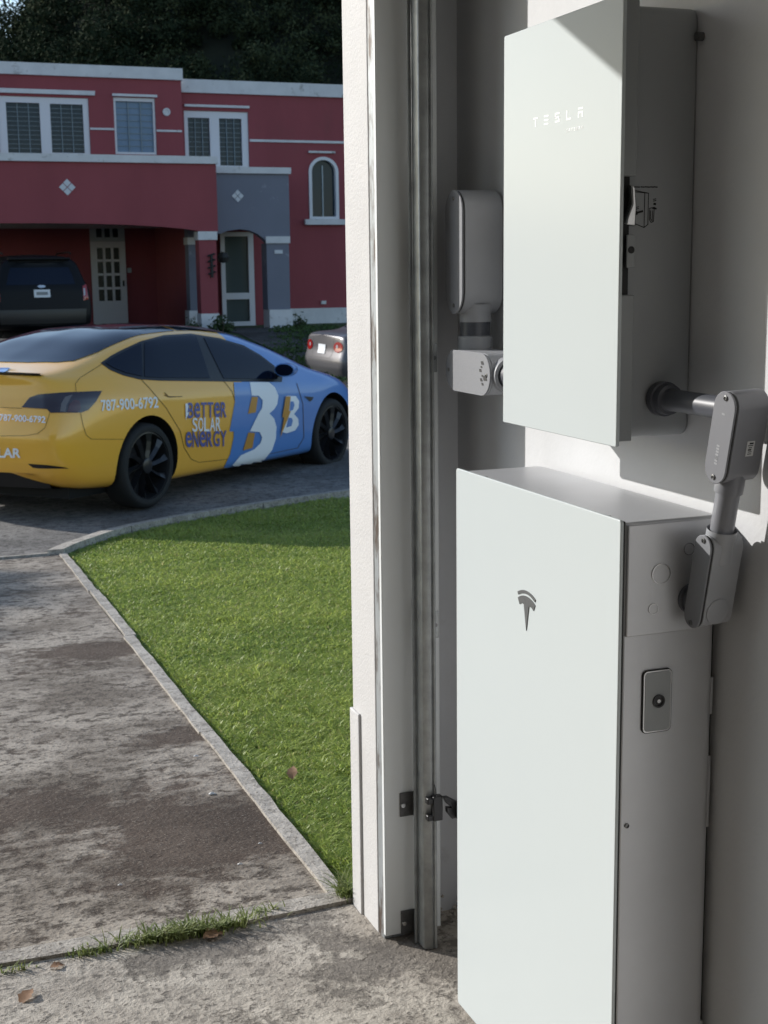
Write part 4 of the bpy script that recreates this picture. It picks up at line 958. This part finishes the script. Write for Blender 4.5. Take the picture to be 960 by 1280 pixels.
# ---- dark SUV in the carport
def scaled(st, fx, fy, fz, x0=0): return [(x*fx+x0, [(y*fy, z*fz) for y, z in p]) for x, p in st]
SUVST = [
 (-1.02, sec(.40, (.60, .40), (.80, .42), (.86, .55), (.87, .75), (.86, .95), (.83, 1.08), (.74, 1.30), (.62, 1.53), (.42, 1.63), (0, 1.65))),
 (-.94, sec(.34, (.70, .34), (.88, .38), (.95, .55), (.96, .75), (.95, .97), (.92, 1.10), (.82, 1.33), (.69, 1.60), (.46, 1.70), (0, 1.72))),
 (-.5, sec(.30, (.75, .30), (.92, .35), (.98, .55), (.99, .75), (.98, .97), (.95, 1.10), (.85, 1.36), (.72, 1.65), (.47, 1.75), (0, 1.77))),
 (.8, sec(.28, (.78, .28), (.92, .33), (.98, .55), (.99, .75), (.98, .97), (.95, 1.09), (.88, 1.36), (.79, 1.69), (.48, 1.78), (0, 1.80))),
 (1.7, sec(.28, (.78, .28), (.92, .33), (.98, .55), (.99, .75), (.98, .97), (.95, 1.08), (.89, 1.33), (.80, 1.62), (.48, 1.72), (0, 1.74))),
 (2.4, sec(.28, (.78, .28), (.92, .33), (.98, .55), (.99, .75), (.98, .95), (.94, 1.07), (.88, 1.12), (.80, 1.17), (.45, 1.20), (0, 1.22))),
 (3.4, sec(.30, (.75, .30), (.90, .36), (.95, .55), (.95, .72), (.93, .90), (.88, 1.0), (.80, 1.04), (.70, 1.07), (.4, 1.09), (0, 1.10))),
 (3.75, sec(.36, (.60, .36), (.75, .42), (.80, .55), (.80, .68), (.78, .84), (.72, .93), (.65, .97), (.55, .99), (.3, 1.0), (0, 1.01))),
]
def plain_car(name, st, loc, heading, label, paint, wb, wr, ty, rear, glass_poly, **k):
    root = empty(name, loc, heading, label=label, cat='car')
    V, F = loft_body(st, rear, None, nst=60, nrg=40, bulge_r=.05)
    y1 = max(y for _, p in st for y, z in p)+.1
    b = cut_arches(V, F, 'body', paint, [(x, s*(y1-.42) if s > 0 else -y1, s*y1 if s > 0 else -(y1-.42), wr+.01, wr+.05) for x in (0, wb) for s in (-1, 1)])
    b.parent = root
    for x in (0, wb):
        for s in (-1, 1): wheel(root, x, s*ty, wr, .24, s, spokes=6, rim='bright_metal', rim_r=wr*.68)
    return root, OnBody(b, root)
sx = onp(53, 378, 1, 26.2)
SUVZ = gz(27.3)-.20
suv, os_ = plain_car('parked_car', SUVST, (sx.x, 27.2, gz(27.2)-.16), R(90), 'dark sport utility car standing in the shade of the carport', 'suv_paint', 2.86, .37, .84, ([.4, .6, .8, 1.1, 1.3, 1.6, 1.75], [.02, 0, .02, .06, .12, .22, .20]), None)
BACK = lambda p: os_.hit(Vector((-4, p[0], p[1])), Vector((1, 0, 0)))
os_.poly('rear_window', [(-.66, 1.20), (.66, 1.20), (.62, 1.36), (.56, 1.53), (-.56, 1.53), (-.62, 1.36)], BACK, 'car_glass', .08, off=.006)
for s in (-1, 1): os_.poly('tail_lamp', [(s*.90, .90), (s*.80, .88), (s*.80, 1.16), (s*.88, 1.20)], BACK, 'lamp_red', .06, off=.008)
os_.poly('lamp_insert', [(-.84, .98), (-.81, .98), (-.81, 1.12), (-.84, 1.12)], BACK, 'lamp_clear', .05, off=.012)
os_.poly('lamp_insert', [(.84, .98), (.81, .98), (.81, 1.12), (.84, 1.12)], BACK, 'lamp_clear', .05, off=.012)
pl_ = os_.poly('number_plate', [(-.155, .955), (.155, .955), (.155, 1.105), (-.155, 1.105)], BACK, 'plate_white', .06, off=.02)
os_.poly('plate_print', [(-.11, 1.0), (.11, 1.0), (.11, 1.06), (-.11, 1.06)], BACK, 'emblem_grey', .06, off=.024)
os_.poly('badge', [(-.085, 1.165), (-.04, 1.19), (.04, 1.19), (.085, 1.165), (.04, 1.14), (-.04, 1.14)], BACK, 'bright_metal', .05, off=.015)
os_.poly('bumper', [(-.82, .45), (.82, .45), (.84, .72), (-.84, .72)], BACK, 'black_trim', .1, off=.03)
for s in (-1, 1):
    MB().path([(-.5, s*.66, 1.80), (-.3, s*.66, 1.83), (1.4, s*.66, 1.83), (1.6, s*.66, 1.80)], .018).build('roof_rail', 'black_trim', suv)
B('spoiler', 'suv_paint', suv, ((-.92, -.60, 1.685), (-.66, .60, 1.725)), bevel=.01)
# ---- silver saloon, seen beside the pier
SEDST = scaled(EVST, 1., .95, 1.0)
SEDST = [(x, [(y, z if z < .9 else .9+(z-.9)*1.02) for y, z in p]) for x, p in SEDST]
SEDST[0] = (-.98, sec(.36, (.60, .36), (.70, .40), (.76, .50), (.775, .62), (.765, .82), (.745, .93), (.70, .985), (.60, 1.01), (.34, 1.022), (0, 1.026)))
SEDST[1] = (-.93, sec(.31, (.66, .31), (.76, .35), (.81, .48), (.825, .62), (.81, .84), (.785, .95), (.73, 1.01), (.62, 1.035), (.36, 1.045), (0, 1.05)))
SEDST[2] = (-.82, sec(.26, (.68, .26), (.78, .31), (.83, .46), (.845, .62), (.83, .85), (.80, .965), (.74, 1.025), (.63, 1.05), (.36, 1.06), (0, 1.065)))
SEDST[3] = (-.5, sec(.22, (.70, .22), (.80, .28), (.845, .45), (.855, .62), (.84, .85), (.80, .965), (.74, 1.03), (.64, 1.065), (.38, 1.08), (0, 1.085)))
SEDST[4] = (-.25, sec(.20, (.70, .20), (.81, .27), (.85, .45), (.86, .62), (.845, .85), (.80, .965), (.73, 1.07), (.63, 1.14), (.38, 1.19), (0, 1.20)))
SLH = R(4); sl = EYE+ray(403, 440)*22.5
slo = Vector((sl.x+.98*math.cos(SLH), sl.y+.98*math.sin(SLH), sl.z-.74))
sed, os2 = plain_car('parked_car', SEDST, tuple(slo), SLH, 'silver saloon car half hidden behind the white pier', 'silver_paint', 2.6, .31, .74, ([.3, .5, .62, .8, 1.0], [.05, 0, 0, .05, .06]), None)
BK2 = lambda p: os2.hit(Vector((-4, p[0], p[1])), Vector((1, 0, 0)))
for s in (-1, 1):
    os2.poly('tail_lamp', [(s*(.60+.15*math.cos(t)), .84+.085*math.sin(t)) for t in [2*math.pi*i/18 for i in range(18)]], BK2, 'lamp_red', .05, off=.01)
    os2.poly('lamp_insert', [(s*(.57+.03*math.cos(t)), .85+.03*math.sin(t)) for t in [2*math.pi*i/12 for i in range(12)]], BK2, 'lamp_clear', .03, off=.014)
os2.poly('number_plate', [(-.15, .72), (.15, .72), (.15, .87), (-.15, .87)], BK2, 'plate_white', .06, off=.012)
os2.band('shut_line', [(-.44, .98), (-.42, .72), (-.36, .66), (.36, .66), (.42, .72), (.44, .98)], .008, BK2, 'seam_black', step=.05, off=.004)
os2.band('bumper_crease', [(-.72, .60), (-.3, .61), (.3, .61), (.72, .60)], .012, BK2, 'seam_black', step=.05, off=.003)
TP2 = lambda p: os2.hit(Vector((p[0], p[1], 3)), Vector((0, 0, -1)))
os2.poly('rear_window', plan([(-.42, 0), (-.40, .45), (-.1, .55), (.25, .52), (.3, 0)]), TP2, 'car_glass', .07, off=.005)

# ------------------------------------------------------------------ the red house opposite
YF, YP, YU, YR, YC = 27.5, 28.3, 30.0, 30.45, 32.8
def hx(u, v, Y): return onp(u, v, 1, Y).x
def hz(u, v, Y): return onp(u, v, 1, Y).z
def rect(u0, v0, u1, v1, Y):
    vm, um = (v0+v1)/2, (u0+u1)/2
    return hx(u0, vm, Y), hx(u1, vm, Y), hz(um, v1, Y), hz(um, v0, Y)      # x0 x1 z0 z1
HB = (hx(270, 400, YF), YF, .2)
ho = empty('house', HB, label='two storey red house with white trim, carport arch and slate blue entry porch', cat='house')
def H(name, material, mb, parent=None, **k): o = mb.build(name, material, parent or ho, **k); shift(o, HB); return o
def HBX(name, material, x0, x1, z0, z1, y0, y1, parent=None, **k): return H(name, material, MB().box((x0, y0, z0), (x1, y1, z1)), parent, **k)
xL = hx(-260, 150, YU); xM = hx(228, 150, YU); xRR = hx(900, 150, YR)
zt1 = hz(114, 96.5, YU); zt1b = hz(114, 85, YU); zt2 = hz(330, 119, YR); zt2b = hz(330, 106, YR)
W1 = rect(-2, 121, 112, 192, YU); W2 = rect(143, 122, 195, 193, YU); W3 = rect(231, 139, 311, 209, YR); W4 = rect(386, 196, 423, 274, YR)
H('wall', 'red_wall', wall_holes(xL, xM, 2.9, zt1, [W1, W2], YU, YU+.2))
HBX('wall', 'red_wall', xM-.2, xM-.001, 2.9, zt1, YU+.2, YR+.3)
H('wall', 'red_wall', wall_holes(xM, xRR, .0, zt2, [W3, W4], YR, YR+.2))
HBX('wall', 'red_wall', xL, xRR, 0, zt2, 37.8, 38)
HBX('roof', 'house_white', xL-.1, xRR, zt2-.35, zt2-.15, YR+.21, 37.79)
HBX('parapet', 'house_white', xL, xM+.03, zt1+.001, zt1b+.06, YU-.06, YU+.26)
HBX('parapet', 'house_white', xM+.031, xRR, zt2+.001, zt2b+.06, YR-.06, YR+.26)
def trim(u0, v0, u1, v1, Y, d=.06, name='trim', material='house_white'):
    x0, x1, z0, z1 = rect(u0, v0, u1, v1, Y); return HBX(name, material, x0, x1, z0, z1, Y-d, Y-.002)
trim(-10, 112, 118, 117.5, YU); trim(140, 118, 196, 121, YU); trim(230, 131.5, 311, 134.5, YR); trim(385, 189, 418, 191.5, YR)
trim(112.5, 160, 142.5, 162.5, YU, .03); trim(195.5, 162.5, 227, 165, YU, .03); trim(312, 175.5, 440, 178.5, YR, .03)
def window(r_, Y, panes, bars_v, bars_h, frame='window_white', glass='window_glass', fw=.10, bar='grille', label=None):
    x0, x1, z0, z1 = r_
    wn = H('window', frame, wall_holes(x0+.004, x1-.004, z0+.004, z1-.004, panes, Y+.03, Y+.10))
    for p in panes:
        HBX('pane', glass, p[0]-.02, p[1]+.02, p[2]-.02, p[3]+.02, Y+.101, Y+.115, wn)
        for i in range(1, bars_v):
            x = p[0]+(p[1]-p[0])*i/bars_v; HBX('bar', bar, x-.008, x+.008, p[2], p[3], Y+.06, Y+.08, wn)
        for i in range(1, bars_h):
            z = p[2]+(p[3]-p[2])*i/bars_h; HBX('bar', bar, p[0], p[1], z-.005, z+.005, Y+.081, Y+.095, wn)
    return wn
window(W1, YU, [rect(9, 128, 51, 191, YU), rect(64, 130, 105, 191, YU)], 3, 11)
window(W2, YU, [(W2[0]+.05, W2[1]-.05, W2[2]+.05, W2[3]-.08)], 3, 8, glass='shutter_blue')
window(W3, YR, [rect(236, 147, 263, 207, YR), rect(275, 148, 303, 207, YR)], 3, 10)
# round vent
c = onp(208, 140, 1, YU); H('vent', 'house_white', MB().lathe([(0, .09), (.04, .085), (.04, .05), (.02, .045), (.02, 0)], (c.x, YU-.002, c.z), (0, -1, 0), 16))
# arched window with sill
x0, x1, z0, z1 = W4; xc_ = (x0+x1)/2; hw = (x1-x0)/2
def arch_poly(hw_, z0_, zs, rise, n=14): return [(xc_-hw_, z0_), (xc_+hw_, z0_)]+[(xc_+hw_*math.cos(R(180*i/n)), zs+rise*math.sin(R(180*i/n))) for i in range(n+1)]
zs = z1-hw*.95
aw = H('window', 'window_glass', MB().prism(arch_poly(hw-.05, z0+.03, zs, hw*.9), YR+.10, YR+.12))
n_ = 14; am = MB(); o_ = arch_poly(hw, z0, zs, hw*.95); i_ = arch_poly(hw-.075, z0+.06, zs, hw*.95-.075); kk = len(o_)
for d in (YR-.03, YR+.098): am.v += [(a, d, b) for a, b in o_]+[(a, d, b) for a, b in i_]
for j in range(kk):
    e = (j+1) % kk; am.f += [(j, e, kk+e, kk+j), (2*kk+j, 3*kk+j, 3*kk+e, 2*kk+e), (j, 2*kk+j, 2*kk+e, e), (kk+j, kk+e, 3*kk+e, 3*kk+j)]
am.m = [0]*len(am.f); H('frame', 'window_white', am, aw)
sp_ = MB()
for sgn in (-1, 1):
    pts = [(xc_+sgn*hw*math.cos(R(90*i/8)), zs+hw*.95*math.sin(R(90*i/8))) for i in range(9)]
    for (a, b), (c_, d_) in zip(pts[:-1], pts[1:]): sp_.prism([(a, b), (c_, d_), (c_, z1+.004), (a, z1+.004)], YR+.002, YR+.19)
H('spandrel', 'red_wall', sp_, aw)
HBX('bar', 'bar_white', xc_-.012, xc_+.012, z0+.06, z1-.2, YR+.07, YR+.09, aw)
trim(380, 274.3, 430, 281, YR, .12, 'sill')
# carport: balcony fascia with a flat arch, its soffit, piers and back wall
fx0, fx1 = hx(-260, 240, YF), hx(271, 240, YF); fz1 = hz(134, 203, YF); ledge1 = hz(134, 193.5, YF)
arch = [(u, hz(u, v, YF)) for u, v in ((-20, 279), (60, 279), (110, 279.5), (160, 281), (200, 283.3), (230, 286), (250, 289))]
xp0, xp1 = hx(250, 340, YF), hx(272.5, 340, YF)
fp = [(fx0, arch[0][1])]+[(hx(u, 280, YF), z) for u, z in arch]+[(fx1, arch[-1][1]), (fx1, fz1), (fx0, fz1)]
H('balcony_wall', 'red_wall', MB().prism(fp, YF, YF+.2))
HBX('balcony_cap', 'house_white', fx0-.03, fx1+.03, fz1+.001, ledge1, YF-.06, YF+.26)
HBX('carport_roof', 'house_white', fx0, fx1-.01, arch[0][1]+.05, arch[0][1]+.25, YF+.201, YC+.3)
HBX('wall', 'red_wall', fx1-.2, fx1, arch[-1][1]-.0, fz1, YF+.201, YU)
HBX('wall', 'red_wall', fx0, fx1+.2, .05, arch[0][1]+.049, YC, YC+.2)
HBX('wall', 'red_wall', hx(236, 340, 29.2), hx(236, 340, 29.2)+.2, .05, arch[0][1]+.049, 29.2, YC)
zb0, zb1 = .0, hz(260, 392, YF)
HBX('pier', 'red_wall', xp0, xp1-.02, zb1, hz(260, 300, YF), YF-.01, YF+.35)
HBX('pier_cap', 'house_white', xp0-.02, xp1, hz(260, 300, YF)+.001, hz(260, 289.3, YF), YF-.04, YF+.38)
HBX('pier_base', 'house_white', xp0-.01, xp1-.01, zb0, zb1-.001, YF-.03, YF+.37)
bx0, bx1 = hx(234, 340, 29.0), hx(250, 340, 29.0)
HBX('pier', 'blue_wall', bx0, bx1, hz(240, 388, 29), hz(240, 306, 29), 28.8, 29.15)
HBX('pier_cap', 'house_white', bx0-.02, bx1, hz(240, 306, 29)+.001, hz(240, 297, 29), 28.77, 29.17)
HBX('pier', 'blue_wall', bx0, bx1, hz(240, 297, 29)+.001, arch[0][1]+.04, 28.8, 29.15)
HBX('pier_base', 'house_white', bx0-.04, bx1+.03, 0, hz(240, 388, 29)-.001, 28.76, 29.18)
# wrought iron lamp on the pier
cl = onp(264, 332, 1, YF); lm = MB()
lm.path([(cl.x, YF-.05, cl.z+.22), (cl.x, YF-.05, cl.z-.25)], .03, 6)
for dz in (.20, .08, -.05, -.18): lm.path([(cl.x-.08, YF-.05, cl.z+dz), (cl.x+.08, YF-.05, cl.z+dz+.05)], .02, 6)
H('iron_ornament', 'iron_black', lm)
c = onp(277, 322, 1, YP-.02); H('wall_lamp', 'iron_black', MB().lathe([(-.12, 0), (-.1, .1), (0, .13), (.1, .1), (.12, 0)], (c.x, YP-.15, c.z), (0, 0, 1), 12))
# slate blue entry porch with an arch
ex0, ex1 = fx1+.002, hx(361.5, 250, YP); ez1 = hz(315, 217, YP); ez0 = hz(315, 300, YP)
ar = [(u, hz(u, v, YP)) for u, v in ((276, 292), (285, 288.5), (300, 286.5), (312, 288), (322, 292.5), (329, 298), (334, 304))]
HBX('porch_cap', 'house_white', ex0, ex1+.04, ez1+.001, hz(315, 209, YP), YP-.06, YR-.002)
H('porch_wall', 'blue_wall', MB().prism([(ex0, ar[0][1])]+[(hx(u, 290, YP), z) for u, z in ar]+[(ex1, ar[-1][1]), (ex1, ez1), (ex0, ez1)], YP, YP+.25))
HBX('porch_ceiling', 'house_white', ex0, ex1-.01, ar[2][1]+.06, ar[2][1]+.2, YP+.251, YR-.002)
px0, px1 = hx(334, 340, YP), hx(363, 340, YP)
HBX('pier', 'blue_wall', px0, px1-.02, hz(348, 387, YP), ar[-1][1]-.001, YP+.0, YP+.42)
HBX('pier_cap', 'house_white', px0-.02, px1, hz(348, 304, YP), hz(348, 295.5, YP), YP-.04, YP+.0)
HBX('pier_base', 'house_white', px0+.02, px1+.02, 0, hz(348, 387, YP)-.001, YP-.04, YP+.46)
r_ = rect(343, 312.5, 353, 317, YP); HBX('number_plate', 'tile_pale', *r_, YP-.02, YP-.002)
# entry door: white frame with glass panels
r_ = rect(277, 290, 318, 408, 30.2); dw = r_
dr = H('door', 'window_white', wall_holes(r_[0], r_[1], .1, r_[3], [(r_[0]+.10, r_[1]-.13, .95, r_[3]-.10), (r_[0]+.10, r_[1]-.13, .28, .80)], 30.2, 30.27))
HBX('pane', 'entry_glass', r_[0]+.09, r_[1]-.12, .94, r_[3]-.09, 30.271, 30.285, dr); HBX('pane', 'entry_glass', r_[0]+.09, r_[1]-.12, .27, .81, 30.271, 30.285, dr)
# diamonds of four tiles
for u, v, s, Y in ((84, 234, .165, YF), (297, 245, .135, YP)):
    c = onp(u, v, 1, Y); dmd = empty('tile_diamond', (0, 0, 0)); dmd.parent = ho; shift(dmd, HB)
    for k in range(4):
        a = R(90*k+0); cx, cz = c.x+math.cos(a)*s*.53, c.z+math.sin(a)*s*.53; q = s*.47
        t = MB().prism([(cx-q, cz), (cx, cz-q), (cx+q, cz), (cx, cz+q)], Y-.015, Y-.002).build('tile', 'tile_pale', dmd)
# white plinth and small wall fittings on the right
HBX('plinth', 'house_white', px1+.021, xRR, .0, hz(400, 385, YR), YR-.05, YR-.002)
for u, v in ((404, 378),): r_ = rect(u-3, v-2, u+3, v+2, YR); HBX('outlet', 'house_white', *r_, YR-.05, YR-.002)
# carport door: white frame, transom and twelve panes
r_ = rect(114.5, 302, 157.5, 403, YC); tz = hz(135, 283, YC); x0, x1, z0, z1 = r_; z0 = .12
cols = [x0+.12+(x1-x0-.24)*i/3 for i in range(4)]; rows = [z0+.62+(z1-z0-.74)*i/4 for i in range(5)]
holes = [(cols[i]+.03, cols[i+1]-.03, rows[j]+.03, rows[j+1]-.03) for i in range(3) for j in range(4)]
cdoor = H('door', 'window_white', wall_holes(x0, x1, z0, z1, holes, YC-.09, YC-.03))
for h in holes: HBX('pane', 'door_glass', h[0]-.01, h[1]+.01, h[2]-.01, h[3]+.01, YC-.029, YC-.02, cdoor)
HBX('handle', 'iron_black', x1-.10, x1-.06, z0+1.0, z0+1.14, YC-.13, YC-.091, cdoor)
th = [(cols[i]+.03, cols[i+1]-.03, z1+.10, tz-.05) for i in range(3)]
trn = H('transom', 'bar_white', wall_holes(x0, x1, z1+.004, tz, th, YC-.09, YC-.03))
for h in th: HBX('pane', 'door_glass', h[0]-.01, h[1]+.01, h[2]-.01, h[3]+.01, YC-.029, YC-.02, trn)
r_ = rect(159, 335, 164, 341, YC); HBX('doorbell', 'bar_white', *r_, YC-.03, YC-.002)

# pale pink neighbour glimpsed through the carport's open side
nb = empty('house', (-4, 36, .2), label='sunlit pink house glimpsed through the open side of the carport', cat='house')
o = B('wall', 'pink_wall', nb, ((-9.5, 41, 0), (hx(6.5, 300, 41), 46, 4.2))); shift(o, (-4, 36, .2))
o = B('parapet', 'house_white', nb, ((-9.6, 40.9, 4.201), (hx(6.5, 300, 41)+.1, 46.1, 4.4))); shift(o, (-4, 36, .2))

# ------------------------------------------------------------------ planting
def leaves(centres, radii, n_each, size, flat=.75):
    V = []; n = len(centres)
    C_ = np.repeat(np.array(centres), n_each, 0); R_ = np.repeat(np.array(radii), n_each, 0); N = len(C_)
    d = rng.normal(size=(N, 3)); d /= np.linalg.norm(d, axis=1)[:, None]
    r = (rng.random(N)**.45)[:, None]; p = C_+d*R_*r*(1+.25*rng.normal(size=(N, 1))*.5)
    a = rng.normal(size=(N, 3)); a /= np.linalg.norm(a, axis=1)[:, None]; b = np.cross(a, d+.3*rng.normal(size=(N, 3))); b /= np.linalg.norm(b, axis=1)[:, None]
    s = (size*(.5+rng.random(N)))[:, None]
    V = np.stack([p-a*s, p+b*s*.45, p+a*s, p-b*s*.45], 1).reshape(-1, 3)
    F = np.arange(N*4).reshape(-1, 4); return V, F
# the wood on the hill: crowns of many sizes merging into one mass
cs, rs = [], []
for i in range(820):
    y = 100+random.random()**.9*36; f_ = (y+1.77); u = random.uniform(-90, 560); d = ray(u, 300); x = EYE.x+d.x/d.y*f_
    z = gz(y)+float(hill_z(x, y)); r = random.uniform(1.2, 2.9)
    for k in range(random.randint(2, 4)):
        cs.append((x+random.gauss(0, r*.55), y+random.gauss(0, r*.5), z+r*random.uniform(.5, 1.7))); q = r*random.uniform(.4, .8); rs.append((q, q, q*.85))
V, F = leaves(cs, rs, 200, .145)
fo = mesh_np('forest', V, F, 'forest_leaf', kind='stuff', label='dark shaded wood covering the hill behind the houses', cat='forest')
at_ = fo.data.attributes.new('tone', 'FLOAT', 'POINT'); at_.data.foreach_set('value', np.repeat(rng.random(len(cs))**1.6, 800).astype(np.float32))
def bush(u, v, Y, r, n, label):
    c = onp(u, v, 1, Y); root = empty('bush', (c.x, Y, c.z-r), label=label, cat='bush', group='bushes by the house')
    V, F = leaves([(0, 0, r*.9), (r*.5, 0, r*.6), (-r*.5, .05, r*.6)], [(r*.8, r*.7, r*.9), (r*.6, r*.6, r*.6), (r*.6, r*.6, r*.6)], n, r*.16)
    o = mesh_np('foliage', V, F, 'bush_leaf'); o.parent = root
    m = MB()
    for k in range(4): m.tube((0, 0, -.1), (r*.5*math.cos(k*1.6), r*.4*math.sin(k*1.6), r*.9), .02, .008, 6)
    m.build('stem', 'bark', root)
bush(277, 404, 27.0, .29, 130, 'small dark bush beside the red carport pier'); bush(240, 406, 27.0, .22, 90, 'low thin bush at the foot of the blue pier')
bush(372, 402, 28.4, .26, 110, 'low bush at the white plinth by the entry porch')
# verge grass in front of the house, as loose clumps
V, F = leaves([(hx(u, 415, Y), Y, gz(Y)+.03) for u, Y in [(random.uniform(350, 470), random.uniform(18.6, 28)) for _ in range(150)]], [(.5, .5, .03)]*150, 40, .035)
mesh_np('verge_grass', V, F, 'yard_grass', kind='stuff', label='dark shaded grass verge in front of the house', cat='grass')
# a tree across the street: it stands outside the frame, its shade falls on the driveway's end
tx, ty_ = -13.2, 18.7
t_ = empty('street_tree', (tx, ty_, gz(ty_)), label='slender round crowned tree across the street left of the driveway', cat='tree')
m = MB(); m.tube((0, 0, -.1), (.1, 0, 3.0), .16, .12, 10); m.tube((.1, 0, 3.0), (.0, 0, 6.0), .12, .06, 10)
for k in range(7): m.tube((.05, 0, 4.6+k*.2), (1.0*math.cos(k*1.26), 1.0*math.sin(k*1.26), 6.3+.15*(k % 3)), .05, .015, 8)
m.build('trunk', 'bark', t_)
V, F = leaves([(0, 0, 6.9), (.75, .2, 6.8), (-.7, -.2, 6.75), (.2, -.7, 7.0), (0, .75, 6.6), (.6, .6, 7.0), (-.5, .5, 7.1)], [(1.1, 1.1, .7)]+[(.75, .75, .5)]*6, 1500, .10)
o = mesh_np('crown', V, F, 'bush_leaf'); o.parent = t_
